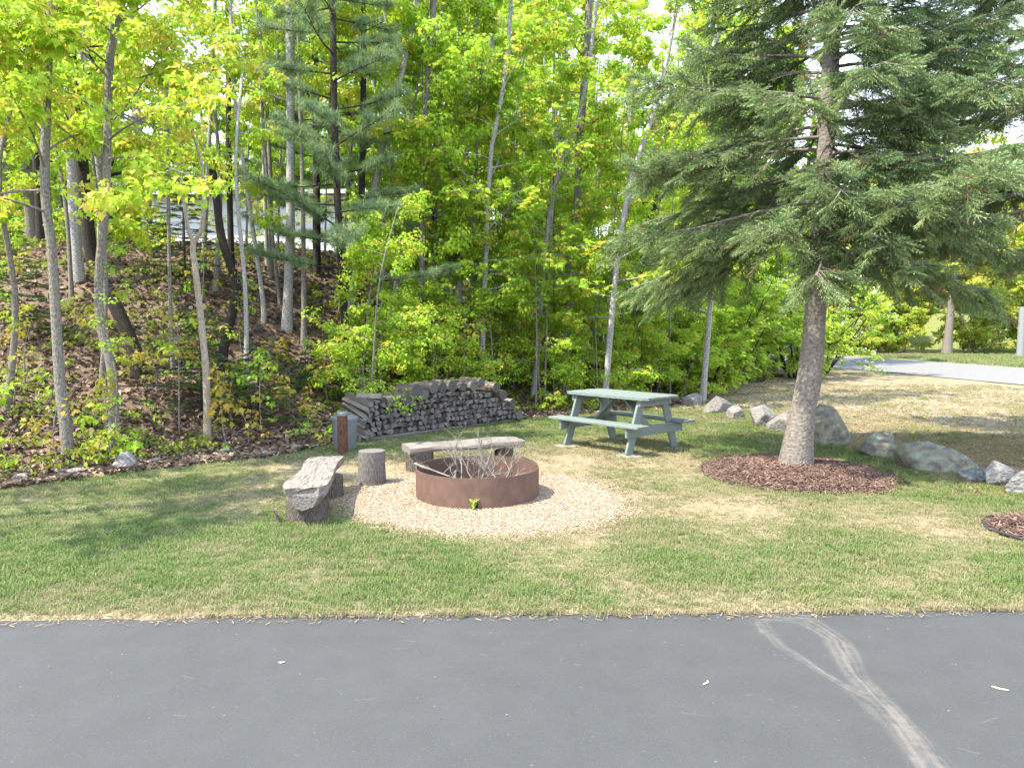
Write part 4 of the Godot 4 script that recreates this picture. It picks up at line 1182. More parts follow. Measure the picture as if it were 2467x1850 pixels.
func spruce_small(s: Array) -> void:
	var base := V(s[0], hill(s[0], s[1]), s[1])
	var o := thing("young_fir", s[4], "young fir", base)
	var b := MB.new()
	b.smooth = true
	b.tube([Vector3(0, -0.05, 0), Vector3(0.02, s[2] * 0.5, 0), Vector3(0, s[2], 0)], [0.02, 0.013, 0.004], 6, true)
	part(o, "trunk", b.mesh(), M.dark_bark)
	var limbs := MB.new()
	limbs.smooth = true
	var xf := []
	var cs := []
	for k in int(s[2] * 34):
		var t: float = 0.08 + 0.9 * (k + rng.randf()) / (s[2] * 34)
		var az := k * 2.4
		var ln: float = s[3] * (1.05 - t) * R(0.7, 1.1) + 0.06
		var dir := Vector3(cos(az), R(-0.15, 0.25), sin(az)).normalized()
		var bp := [Vector3(0, s[2] * t, 0), Vector3(0, s[2] * t, 0) + dir * ln * 0.6, Vector3(0, s[2] * t - 0.04, 0) + dir * ln]
		limbs.tube(bp, [0.006, 0.004, 0.002], 3, false)
		for j in int(ln / 0.06) + 1:
			var a2 := along(bp, R(0.15, 1.0))
			var fwd := (Basis(Vector3.UP, R(-0.9, 0.9)) * dir + Vector3(0, R(-0.2, 0.1), 0)).normalized()
			var sc := R(0.12, 0.19)
			xf.append(Transform3D(Basis.looking_at(-fwd, Vector3.UP).scaled_local(Vector3(sc, sc, sc)), a2[0]))
			cs.append(Color(0.035, 0.075, 0.022).lerp(Color(0.085, 0.15, 0.04), rng.randf()))
	part(o, "limbs", limbs.mesh(), M.dark_bark, "stuff")
	many(o, "crown", K.needles, M.needle, xf, cs)

# ------------------------------------------------------------------ stones
func rock_mesh(size: Vector3, sd: int, sub := 3, cuts := 7) -> ArrayMesh:
	var g := RandomNumberGenerator.new()
	g.seed = sd
	var s := SphereMesh.new()
	s.radius = 1.0
	s.height = 2.0
	s.radial_segments = 12 * sub
	s.rings = 6 * sub
	var arr := s.get_mesh_arrays()
	var v: PackedVector3Array = arr[Mesh.ARRAY_VERTEX]
	var planes := []
	for k in cuts:
		var nn := Vector3(g.randf_range(-1, 1), g.randf_range(-0.3, 1), g.randf_range(-1, 1)).normalized()
		planes.append([nn, g.randf_range(0.46, 0.8)])
	for k in v.size():
		var p := v[k]
		p *= 1.0 + 0.34 * nz.get_noise_3d(p.x * 34.0 + sd * 17.0, p.y * 28.0, p.z * 28.0) + 0.1 * nz.get_noise_3d(p.x * 80.0, p.y * 80.0 + sd * 9.0, p.z * 80.0)
		for pl in planes:
			var over: float = p.dot(pl[0]) - pl[1]
			if over > 0: p -= pl[0] * over * 0.97
		p *= 1.0 + 0.035 * nz.get_noise_3d(p.x * 200.0, p.y * 200.0, p.z * 200.0 + sd)
		v[k] = p * size * 0.5 / 0.88
	arr[Mesh.ARRAY_VERTEX] = v
	arr[Mesh.ARRAY_NORMAL] = null
	arr[Mesh.ARRAY_TANGENT] = null
	arr[Mesh.ARRAY_TEX_UV] = null
	var am := ArrayMesh.new()
	am.add_surface_from_arrays(Mesh.PRIMITIVE_TRIANGLES, arr)
	var st := SurfaceTool.new()
	st.create_from(am, 0)
	st.generate_normals()
	return st.commit()

func make_stones() -> void:
	var B := "boulders lining the right side of the lawn"
	for s in [
		[4.0, 16.4, 0.52, 0.34, 0.4, "pale_stone", 1, "small white lumpy stone at the far end of the boulder row"],
		[4.18, 15.0, 0.85, 0.44, 0.5, "beige_stone", 2, "long smooth beige boulder near the far end of the row"],
		[4.25, 13.9, 0.33, 0.32, 0.34, "pale_stone", 3, "small whitish stone next to the long beige boulder"],
		[4.42, 13.0, 0.56, 0.50, 0.55, "pale_stone", 4, "pale peaked boulder left of the conifer trunk"],
		[4.55, 12.2, 0.72, 0.48, 0.6, "grey_stone", 5, "grey-brown boulder half hidden behind the conifer trunk"],
		[4.66, 10.9, 0.66, 0.80, 0.7, "lichen_stone", 6, "tall rounded boulder with green lichen, right of the trunk"],
		[4.95, 9.85, 0.62, 0.46, 0.6, "lichen_stone", 7, "squat lichen-ringed boulder between the tall and the widest ones"],
		[5.08, 8.95, 1.0, 0.46, 0.62, "lichen_stone", 8, "widest lichen-covered boulder of the row"],
		[5.22, 8.30, 0.36, 0.18, 0.3, "blue_stone", 9, "low flat bluish stone beside the widest boulder"],
		[5.42, 7.98, 0.50, 0.32, 0.42, "blue_stone", 10, "blue-grey boulder near the right edge"],
		[5.36, 7.55, 0.42, 0.30, 0.36, "blue_stone", 11, "rounded blue-grey stone nearest the camera at right"]]:
		single("boulder", rock_mesh(Vector3(s[2], s[3], s[4]), s[6] * 13, 4, 12), M[s[5]], s[7], "boulder", V(s[0], s[3] * 0.32, s[1]), 0.3 * s[6], B)
	var S := "stones edging the left side of the lawn"
	for s in [
		[-5.56, 8.30, 0.25, 0.11, 0.2, "pale_stone", "flat white stone nearest the left edge of the photo"],
		[-5.37, 8.60, 0.18, 0.09, 0.15, "pale_stone", "small white stone, second from left along the lawn edge"],
		[-5.12, 8.62, 0.27, 0.11, 0.2, "pale_stone", "flat pale stone, third from left along the lawn edge"],
		[-4.79, 9.03, 0.42, 0.24, 0.3, "pale_stone", "large pointed white stone at the lawn edge"],
		[-4.55, 9.3, 0.15, 0.11, 0.14, "pale_stone", "small round white stone right of the pointed one"],
		[-4.30, 9.5, 0.14, 0.07, 0.12, "grey_stone", "small grey stone midway along the left lawn edge"],
		[-4.12, 9.75, 0.15, 0.08, 0.12, "grey_stone", "small half-sunk grey stone left of the snag"],
		[-3.90, 9.95, 0.18, 0.11, 0.15, "pale_stone", "pale stone at the foot of the dead snag"],
		[-3.57, 9.72, 0.17, 0.10, 0.14, "beige_stone", "pinkish beige stone right of the dead snag"],
		[-3.36, 9.88, 0.16, 0.09, 0.13, "pale_stone", "pale stone farthest right of the edging stones by the grass"],
		[-3.05, 10.35, 0.22, 0.12, 0.18, "beige_stone", "beige stone among leaves left of the metal bin"],
		[-2.84, 10.45, 0.12, 0.1, 0.12, "pale_stone", "little white speckled stone beside the metal bin"]]:
		single("edging_stone", rock_mesh(Vector3(s[2], s[3], s[4]), int(s[0] * -77), 2, 6), M[s[5]], s[6], "stone", V(s[0], hill(s[0], s[1]) + s[3] * 0.3, s[1]), s[0] * 3.0, S)

# ------------------------------------------------------------------ fire ring, benches, bin, woodpile
func make_fire_ring() -> void:
	var o := thing("fire_ring", "round rust-brown steel fire ring on pale wood chips", "fire ring", V(-0.35, 0.02, 7.39))
	var b := MB.new()
	b.smooth = true
	var seg := 128
	var ro := 0.622
	var ri := 0.614
	var hgt := 0.318
	var slot := int(seg * 0.247)  # the little notch faces the camera
	for s in seg:
		var a0 := TAU * s / seg
		var a1 := TAU * (s + 1) / seg
		var lowest := 0.085 if s == slot else -0.03
		for side in 2:
			var r := ro if side == 0 else ri
			var f := 1.0 if side == 0 else -1.0
			var d0 := Vector3(cos(a0), 0, sin(a0))
			var d1 := Vector3(cos(a1), 0, sin(a1))
			var k := b.v.size()
			b.vert(d0 * r + Vector3(0, lowest, 0), d0 * f); b.vert(d1 * r + Vector3(0, lowest, 0), d1 * f)
			b.vert(d1 * r + Vector3(0, hgt, 0), d1 * f); b.vert(d0 * r + Vector3(0, hgt, 0), d0 * f)
			if side == 0: b.quad(k + 1, k, k + 3, k + 2)
			else: b.quad(k, k + 1, k + 2, k + 3)
		var e0 := Vector3(cos(a0), 0, sin(a0))
		var e1 := Vector3(cos(a1), 0, sin(a1))
		var t := b.v.size()
		for q in [e0 * ri, e1 * ri, e1 * ro, e0 * ro]: b.vert(q + Vector3(0, hgt, 0), Vector3.UP)
		b.quad(t, t + 1, t + 2, t + 3)
	part(o, "ring_wall", b.mesh(), M.rusty_steel)
	var fl := MB.new()
	fl.smooth = true
	for r in 9:
		for s in 40:
			var g := TAU * s / 40
			var rr := 0.612 * r / 8.0
			fl.vert(Vector3(cos(g) * rr, 0.03 + 0.15 * exp(-rr * rr * 9.0) + 0.03 * nz.get_noise_2d(cos(g) * rr * 300.0, sin(g) * rr * 300.0), sin(g) * rr), Vector3.UP)
	for r in 8:
		for s in 40:
			fl.quad(r * 40 + s, (r + 1) * 40 + s, (r + 1) * 40 + (s + 1) % 40, r * 40 + (s + 1) % 40)
	var ash := single("ash_heap", fl.mesh(), M.ash, "grey ash and debris covering the floor of the fire ring", "ash", V(-0.35, 0.02, 7.39))
	# dry branches heaped in the ring
	var heap := [
		[-0.52, 7.42, 0.25, 0.65, 0.5, 0.42, 1], [-0.30, 7.40, 0.55, 0.55, -0.35, 0.46, 2], [-0.20, 7.45, -0.5, 0.62, 0.1, 0.44, 3], [-0.42, 7.30, 0.35, 0.5, -0.2, 0.40, 4],
		[-0.10, 7.36, -0.7, 0.42, 0.3, 0.40, 5], [-0.60, 7.35, 0.7, 0.35, 0.2, 0.40, 6], [-0.28, 7.55, 0.1, 0.75, 0.1, 0.38, 7], [-0.36, 7.22, -0.2, 0.5, 0.3, 0.36, 8],
		[-0.48, 7.55, 0.8, 0.25, -0.1, 0.45, 9], [-0.22, 7.28, 0.6, 0.3, 0.3, 0.42, 10], [-0.05, 7.50, 0.3, 0.6, -0.2, 0.36, 11], [-0.45, 7.48, -0.6, 0.42, -0.3, 0.38, 12], [-0.33, 7.36, 0.05, 0.8, 0.0, 0.42, 13], [-0.15, 7.25, 0.4, 0.35, 0.0, 0.36, 14]]
	for s in heap:
		var tw := MB.new()
		tw.smooth = true
		twig(tw, Vector3(0, 0, 0), Vector3(s[2], s[3], -s[4]).normalized(), s[5], 0.0085, 3)
		single("dry_branch", tw.mesh(), M.twig, "pale dry branch tangled in the heap inside the fire ring", "branch", V(s[0], 0.15, s[1]), 0.0, "dry branches heaped in the fire ring")
	for s in [[Vector3(-0.99, 0.36, -7.42), Vector3(-0.75, 0.30, -7.28), Vector3(-0.5, 0.245, -7.14), 0.011, "long straight stick leaning out over the left rim"], [Vector3(-0.80, 0.20, -7.05), Vector3(-0.65, 0.20, -7.0), Vector3(-0.42, 0.19, -6.95), 0.016, "reddish stick lying along the near inside of the ring"], [Vector3(-0.56, 0.10, -7.08), Vector3(-0.555, 0.2, -7.09), Vector3(-0.55, 0.35, -7.10), 0.016, "short upright stub at the left of the branch heap"], [Vector3(-0.36, 0.08, -7.36), Vector3(-0.27, 0.3, -7.34), Vector3(-0.20, 0.52, -7.30), 0.019, "thickest forked branch standing in the middle of the heap"]]:
		var tw := MB.new()
		tw.smooth = true
		var a: Vector3 = s[0]
		tw.tube(smooth_path([Vector3.ZERO, s[1] - a, s[2] - a], 8), Array(range(9)).map(func(q): return s[3] * (1.0 - 0.06 * q)), 7, true, 0.2, nz)
		if s[3] > 0.017 or s[3] < 0.012:
			for k in 4: twig(tw, (s[1] - a).lerp(s[2] - a, k / 4.0), Vector3(R(-0.8, 0.8), R(0.2, 0.9), R(-0.6, 0.6)).normalized(), R(0.1, 0.22), 0.005, 2)
		single("stick", tw.mesh(), M.twig, s[4], "stick", a)
	# the weed in the notch
	var wd := thing("weed", "small bright green weed growing at the fire ring's notch", "weed", V(-0.37, 0.03, 6.745))
	var st := MB.new()
	st.tube([Vector3.ZERO, Vector3(0.005, 0.06, 0.01), Vector3(0, 0.11, 0.012)], [0.003, 0.0025, 0.001], 5, true)
	var gm := mat("weed_green", lin(0.20, 0.34, 0.03), 0.5)
	gm.backlight_enabled = true
	gm.backlight = Color(0.5, 0.6, 0.1)
	part(wd, "stem", st.mesh(), gm)
	for q in [[0.02, 2.6, 0.09], [0.05, 0.2, 0.07], [0.07, 2.0, 0.07], [0.085, 3.9, 0.06], [0.10, 1.0, 0.06]]:
		var lf := MB.new()
		leaf_at(lf, Transform3D((Basis(Vector3.UP, q[1]) * Basis(Vector3.RIGHT, -0.7)).scaled_local(Vector3(0.5, 1, 1.3)), Vector3(0.002, q[0], 0.008)), q[2], false)
		part(wd, "leaf", lf.mesh(), gm)

func twig(b: MB, from: Vector3, dir: Vector3, length: float, r: float, depth: int) -> void:
	var pts := [from]
	var rad := [r]
	var dd := dir
	for k in 4:
		dd = (dd + Vector3(R(-0.3, 0.3), R(-0.22, 0.22), R(-0.3, 0.3))).normalized()
		var np: Vector3 = pts[-1] + dd * length / 4.0
		pts.append(np)
		rad.append(r * (1.0 - 0.17 * (k + 1)))
	b.tube(pts, rad, 5 if depth > 1 else 4, depth < 2)
	if depth <= 0: return
	for k in 3:
		var t := R(0.3, 1.0)
		var a := along(pts, t)
		twig(b, a[0], (a[1] + Vector3(R(-1, 1), R(-0.4, 0.8), R(-1, 1)) * 0.8).normalized(), length * R(0.4, 0.75), r * 0.55, depth - 1)

func stump_mesh(r: float, h: float, sd: int, flare := 0.0) -> Array:  # [side, top]
	var b := MB.new()
	b.smooth = true
	var t := MB.new()
	t.smooth = true
	var rings := 12
	var seg := 48
	for k in rings + 1:
		var y := h * k / rings
		for s in seg:
			var a := TAU * s / seg
			var o := Vector3(cos(a), 0, sin(a))
			var rr := r * (1.0 + 0.10 * nz.get_noise_3d(o.x * 50.0 + sd * 31.0, y * 60.0, o.z * 50.0) + 0.07 * nz.get_noise_3d(o.x * 300.0 + sd * 31.0, y * 40.0, o.z * 300.0) + flare * exp(-6.0 * y / h) * (1.0 + 0.7 * cos(a * 3.0 + sd)))
			b.vert(o * rr + Vector3(0, y, 0), o)
	for k in rings:
		for s in seg:
			var q := k * seg + s
			var q2 := k * seg + (s + 1) % seg
			b.quad(q2, q, q + seg, q2 + seg)
	var m := t.vert(Vector3(0, h - 0.004, 0), Vector3.UP)
	for s in seg: t.vert(b.v[rings * seg + s], Vector3.UP)
	for s in seg: t.tri(m, m + 1 + (s + 1) % seg, m + 1 + s)
	return [b.mesh(), t.mesh()]

func make_benches() -> void:
	# stump stool
	var o := thing("log_stool", "upright grey log stump used as a stool between the benches", "stump", V(-1.55, 0.0, 8.05))
	var sm := stump_mesh(0.145, 0.385, 3, 0.22)
	part(o, "side", sm[0], M.stump_wood)
	part(o, "top", sm[1], M.grey_wood)
	# left bench: a half log on two bark stumps; its length runs away from the camera
	var b := thing("log_bench", "half-log bench on bark stumps at the left of the ring", "bench", V(-1.88, 0.0, 7.05), 0.11)
	var slab := MB.new()
	var n := 14
	var rows := []
	for k in n + 1:
		var z := lerpf(0.81, -0.79, float(k) / n)
		var t := float(k) / n
		var wl := 0.185 + 0.018 * sin(t * 9.0) - (0.03 if k == 0 else 0.0)
		var wr := 0.165 + 0.02 * sin(t * 5.0 + 1.0)
		if k == 0: wr = 0.125
		var dep := 0.2 - 0.05 * ss(t * 1.3) + 0.012 * sin(t * 14.0)
		var top := 0.365 + 0.005 * sin(t * 11.0)
		rows.append([Vector3(-wl, top, z + 0.02), Vector3(-wl * 0.4, top + 0.003, z), Vector3(0.0, top - 0.008, z), Vector3(wr * 0.45, top + 0.003, z), Vector3(wr, top, z - 0.03 * float(k == 0)), Vector3(wr * 0.98, top - dep * 0.42, z), Vector3(wr * 0.6, top - dep * 0.85, z), Vector3(-0.02, top - dep, z), Vector3(-wl * 0.6, top - dep * 0.8, z), Vector3(-wl * 0.97, top - dep * 0.3, z)])
	var m := 10
	for k in n:
		for s in m:
			var s2 := (s + 1) % m
			slab.face([rows[k][s], rows[k][s2], rows[k + 1][s2], rows[k + 1][s]])
	var e0: Array = rows[0].duplicate()
	e0.reverse()
	slab.face(e0)
	slab.face(rows[n])
	K.slab = M.slab_wood.duplicate()
	K.slab.uv1_scale = Vector3(3, 3, 0.35)
	part(b, "half_log", slab.mesh(), K.slab)
	for s in [[-0.02, 0.46, 0.18, 0.2, 5], [0.03, -0.38, 0.155, 0.235, 8]]:
		var q := stump_mesh(s[2], s[3], s[4], 0.12)
		var lg := part(b, "stump_leg", q[0], M.stump_bark)
		lg.position = Vector3(s[0], 0, s[1])
		var tp := part(lg, "cut_face", q[1], M.stump_wood)
	var sp := MB.new()
	sp.tube([Vector3(-0.2, 0.0, 0.58), Vector3(-0.26, 0.06, 0.62), Vector3(-0.29, 0.13, 0.63)], [0.03, 0.018, 0.004], 5, true, 0.3, nz)
	part(b, "bark_sliver", sp.mesh(), M.stump_bark)
	# back bench: a thick weathered plank on two stumps
	var c := thing("plank_bench", "thick weathered plank bench on stumps behind the fire ring", "bench", V(-0.60, 0.0, 9.12), 0.37)
	var pl := MB.new()
	n = 16
	rows = []
	for k in n + 1:
		var x := lerpf(-0.74, 0.74, float(k) / n)
		var t := float(k) / n
		var zf := 0.235 - 0.015 * sin(t * 8.0) - (0.02 if k == n else 0.0)
		var zb := -0.22 + 0.015 * sin(t * 6.0)
		var top := 0.315 + 0.006 * sin(t * 10.0) + 0.01 * t
		var th := 0.075 + 0.012 * sin(t * 7.0 + 2.0)
		rows.append([Vector3(x, top - 0.012, zf), Vector3(x, top, zf - 0.02), Vector3(x, top + 0.002, 0.08), Vector3(x, top - 0.006, 0.0), Vector3(x, top + 0.003, -0.1), Vector3(x, top - 0.01, zb), Vector3(x, top - th, zb + 0.01), Vector3(x, top - th * 1.1, 0.0), Vector3(x, top - th, zf - 0.02), Vector3(x, top - th * 0.55, zf + 0.006)])
	for k in n:
		for s in 10:
			var s2 := (s + 1) % 10
			pl.face([rows[k][s], rows[k + 1][s], rows[k + 1][s2], rows[k][s2]])
	pl.face(rows[0])
	e0 = rows[n].duplicate()
	e0.reverse()
	pl.face(e0)
	part(c, "plank", pl.mesh(), M.slab_wood)
	for s in [[-0.58, 0.06, 0.165, 0.245, 12], [0.52, 0.04, 0.12, 0.25, 15]]:
		var q := stump_mesh(s[2], s[3], s[4], 0.05)
		var lg := part(c, "stump_leg", q[0], M.stump_bark)
		lg.position = Vector3(s[0], 0, s[1])
		part(lg, "cut_face", q[1], M.stump_wood)

func make_bin() -> void:
	var o := thing("metal_bin", "galvanised metal bin with a lid beside the woodpile", "bin", V(-2.36, 0.0, 10.32))
	var b := MB.new()
	b.smooth = true
	var seg := 72
	var ys := [0.0, 0.02, 0.05, 0.12, 0.25, 0.38, 0.43, 0.445, 0.46]
	for k in ys.size():
		for s in seg:
			var a := TAU * s / seg
			var rr: float = lerpf(0.150, 0.178, ys[k] / 0.46)
			if k > 1 and k < 7: rr += 0.003 * cos(a * 24.0)
			if k >= 7: rr += 0.006
			b.vert(Vector3(cos(a) * rr, ys[k], sin(a) * rr), Vector3(cos(a), -0.06, sin(a)))
	for k in ys.size() - 1:
		for s in seg:
			b.quad(k * seg + (s + 1) % seg, k * seg + s, (k + 1) * seg + s, (k + 1) * seg + (s + 1) % seg)
	part(o, "body", b.mesh(), M.galvanised)
	var l := MB.new()
	l.smooth = true
	l.lathe([Vector2(0.186, 0.445), Vector2(0.198, 0.447), Vector2(0.198, 0.478), Vector2(0.188, 0.486), Vector2(0.165, 0.488), Vector2(0.155, 0.497), Vector2(0.08, 0.512), Vector2(0.0, 0.516)], 48)
	var lid := part(o, "lid", l.mesh(), M.galvanised)
	var hd := MB.new()
	hd.smooth = true
	hd.tube(smooth_path([Vector3(0.187, 0.40, 0.05), Vector3(0.225, 0.40, 0.03), Vector3(0.225, 0.40, -0.03), Vector3(0.187, 0.40, -0.05)], 8), [0.005, 0.005, 0.005, 0.005, 0.005, 0.005, 0.005, 0.005, 0.005], 6, true)
	part(o, "handle", hd.mesh(), M.galvanised)
	var p := thing("rusty_pipe_post", "rusty upright pipe with a grey cap in front of the metal bin", "pipe", V(-2.30, 0.0, 9.93))
	var q := MB.new()
	q.smooth = true
	q.lathe([Vector2(0.072, -0.05), Vector2(0.070, 0.2), Vector2(0.069, 0.55)], 28, Vector3.ZERO, 0.05, nz)
	part(p, "pipe", q.mesh(), M.rusty_pipe)
	var cp := MB.new()
	cp.smooth = true
	cp.lathe([Vector2(0.070, 0.545), Vector2(0.079, 0.55), Vector2(0.079, 0.585), Vector2(0.070, 0.60), Vector2(0.0, 0.605)], 28)
	part(p, "cap", cp.mesh(), M.galvanised)
	var wr := MB.new()
	wr.tube(smooth_path([Vector3(0.075, 0.58, 0), Vector3(0.13, 0.575, 0), Vector3(0.17, 0.52, -0.01), Vector3(0.19, 0.42, -0.02)], 9), [0.003, 0.003, 0.003, 0.003, 0.003, 0.003, 0.003, 0.003, 0.003, 0.003], 4, true)
	part(p, "wire", wr.mesh(), M.galvanised)

func log_mesh(sd: int, round_log: bool) -> ArrayMesh:  # unit cross-section, length 0.42 along z
	var g := RandomNumberGenerator.new()
	g.seed = sd
	var b := MB.new()
	b.tinted = true
	var poly := []
	if round_log:
		for k in 12:
			var a := TAU * k / 12
			poly.append(Vector2(cos(a), sin(a)) * g.randf_range(0.46, 0.51))
	else:
		match sd % 4:
			0: poly = [Vector2(-0.5, -0.44), Vector2(0.5, -0.4), Vector2(-0.05, 0.5)]
			1: poly = [Vector2(-0.42, -0.5), Vector2(0.3, -0.46), Vector2(0.5, 0.1), Vector2(-0.3, 0.45)]
			2: poly = [Vector2(-0.15, -0.5), Vector2(0.46, -0.05), Vector2(0.2, 0.45), Vector2(-0.5, 0.3)]
			3: poly = [Vector2(-0.5, 0.25), Vector2(-0.2, -0.5), Vector2(0.5, -0.25), Vector2(0.3, 0.42)]
		for k in poly.size(): poly[k] += Vector2(g.randf_range(-0.07, 0.07), g.randf_range(-0.07, 0.07))
	var tw := g.randf_range(-0.12, 0.12)
	var f := []
	var bk := []
	for q in poly:
		f.append(Vector3(q.x, q.y, 0.21 + g.randf_range(-0.006, 0.006)))
		var w: Vector2 = q.rotated(tw) * g.randf_range(0.9, 1.05)
		bk.append(Vector3(w.x, w.y, -0.21))
	var e := g.randf_range(0.5, 1.6) * (0.8 if round_log else 1.0)
	b.col = Color(0.185 * e, 0.175 * e, 0.163 * e)
	b.face(f)
	var r := bk.duplicate()
	r.reverse()
	b.face(r)
	for k in poly.size():
		var k2 := (k + 1) % poly.size()
		var s := g.randf_range(0.7, 1.25)
		b.col = Color(0.20 * s, 0.165 * s, 0.13 * s) if round_log else (Color(0.29 * s, 0.25 * s, 0.21 * s) if g.randf() < 0.7 else Color(0.16, 0.125, 0.10))
		b.face([f[k2], f[k], bk[k], bk[k2]])
	return b.mesh()

func make_woodpile() -> void:
	var u := Vector2(0.69, 0.724)  # along the pile, in (x, distance)
	var origin := Vector2(-2.42, 11.12)
	var turn := atan2(0.724, 0.69)  # the log ends face the camera's right
	var meshes := []
	for k in 16: meshes.append(log_mesh(100 + k, false))
	var rounds := []
	for k in 5: rounds.append(log_mesh(200 + k, true))
	var profile := func(s: float) -> float:
		var pts := [Vector2(-0.1, 0.2), Vector2(0.0, 0.5), Vector2(0.25, 0.66), Vector2(0.6, 0.64), Vector2(1.3, 0.65), Vector2(2.2, 0.66), Vector2(2.75, 0.58), Vector2(3.1, 0.42), Vector2(3.35, 0.3), Vector2(3.45, 0.1)]
		for k in pts.size() - 1:
			if s < pts[k + 1].x: return lerpf(pts[k].y, pts[k + 1].y, clampf((s - pts[k].x) / (pts[k + 1].x - pts[k].x), 0, 1))
		return 0.0
	# skid poles under the stack
	for k in 2:
		var off := Vector2(0.724, -0.69) * (0.16 if k == 0 else -0.14)
		var b := MB.new()
		b.smooth = true
		b.tube(smooth_path([Vector3(-0.1, 0.035, 0), Vector3(1.2, 0.04, 0.02), Vector3(2.4, 0.035, -0.01), Vector3(3.4, 0.035, 0)], 10), Array(range(11)).map(func(q): return 0.042 - 0.001 * q), 8, true, 0.2, nz)
		single("skid_pole", b.mesh(), M.grey_wood, ["long grey pole under the front of the firewood stack", "long pole under the back of the firewood stack"][k], "pole", V(origin.x + off.x, 0.0, origin.y + off.y), turn)
	var row := 0
	var y := 0.075
	while y < 0.74:
		var rh := R(0.078, 0.092)
		var s := R(-0.02, 0.05) + 0.28 * y
		while s < 3.42:
			var w := R(0.078, 0.125)
			if y + rh * 0.7 < profile.call(s + w * 0.5) + 0.02:
				var out := R(-0.03, 0.03)
				var left := s < 0.35
				var p := origin + u * (s + w * 0.5) + Vector2(0.724, -0.69) * (out - 0.07 - (0.13 * (1.0 - s / 0.35) if left else 0.0))
				var right := s > 3.0
				var rows := ["bottom", "second", "third", "fourth", "fifth", "sixth", "seventh", "top", "top", "top"]
				var lab := "grey split log end, %s row of the firewood stack, %s part" % [rows[row], ["left", "middle left", "middle", "middle right", "right"][clampi(int((s - 0.35) / 0.53), 0, 4)]]
				if left: lab = "sunlit split log at the left end of the firewood stack, %s row" % rows[row]
				elif right: lab = "dark split log at the right end of the firewood stack, %s row" % rows[row]
				var o := single("split_log", meshes[rng.randi() % 16], M.firewood, lab, "firewood", V(p.x, y + rh * 0.5, p.y), turn, "split logs of the firewood stack")
				o.rotation = Vector3(R(-0.03, 0.03) + ((0.04 + 0.42 * y) * (1.0 - s / 0.35) if left else 0.0), turn + R(-0.06, 0.06) + (-0.15 if left else 0.0), (rng.randi() % 4) * PI / 2 + R(-0.25, 0.25))
				o.scale = Vector3(w * 0.94, rh * 0.99, R(1.25, 1.38) * (1.0 + 0.75 * (1.0 - s / 0.35) if left else 1.0)) if absf(sin(o.rotation.z)) < 0.7 else Vector3(rh * 0.99, w * 0.94, R(1.25, 1.38) * (1.0 + 0.75 * (1.0 - s / 0.35) if left else 1.0))
			s += w
		y += rh * 0.97
		row += 1
	# round logs laid on top
	var tops := [[0.89, 0.60, 0.215, "dark round log low at the upper left of the stack"], [1.07, 0.735, 0.20, "large pale round log end at the upper left of the stack"], [1.24, 0.655, 0.18, "tilted round log end below the large pale one"], [1.42, 0.745, 0.19, "first tall round log end on the stack's flat top"], [1.62, 0.75, 0.185, "second round log end on the stack's flat top"], [1.85, 0.76, 0.20, "third round log end, middle of the stack's top"], [2.05, 0.735, 0.15, "small round log end right of the middle on top"], [2.28, 0.735, 0.20, "broad oval log end on the right half of the top"], [2.48, 0.78, 0.18, "highest round log end on the stack"], [2.87, 0.675, 0.19, "round log end with a long sunlit side at the right of the top"], [3.07, 0.53, 0.18, "round dark log end stepping down at the right"], [3.3, 0.36, 0.17, "round log end low at the right end of the stack"], [3.46, 0.13, 0.18, "round log resting on the ground at the right end"]]
	for k in tops.size():
		var t: Array = tops[k]
		var p: Vector2 = origin + u * t[0] + Vector2(0.724, -0.69) * R(-0.04, 0.02)
		var o := single("round_log", rounds[k % 5], M.firewood, t[3], "log", V(p.x, t[1], p.y), turn, "round logs on the firewood stack")
		o.rotation = Vector3(0, turn + R(-0.1, 0.1), R(0, TAU))
		o.scale = Vector3(t[2], t[2] * R(0.95, 1.05), R(1.08, 1.25))
	for k in 4:  # crosswise pieces lying on top and at the left foot
		var p: Vector2 = origin + u * [0.35, 1.5, 2.1, -0.18][k] + Vector2(-0.724, 0.69) * [0.05, 0.14, 0.12, -0.12][k]
		var o := single("split_log", meshes[k * 3], M.firewood, ["dark rough bark log lying across the left shoulder of the stack", "pale split piece lying along the back of the stack's top", "yellowish split piece lying along the top behind the round logs", "split chunk fallen at the left foot of the stack"][k], "firewood", V(p.x, [0.68, 0.78, 0.80, 0.08][k], p.y), turn + [0.5, 1.5, 1.6, 0.7][k])
		o.scale = Vector3([0.13, 0.12, 0.12, 0.15][k], [0.09, 0.07, 0.07, 0.14][k], [1.0, 1.7, 1.9, 0.9][k])

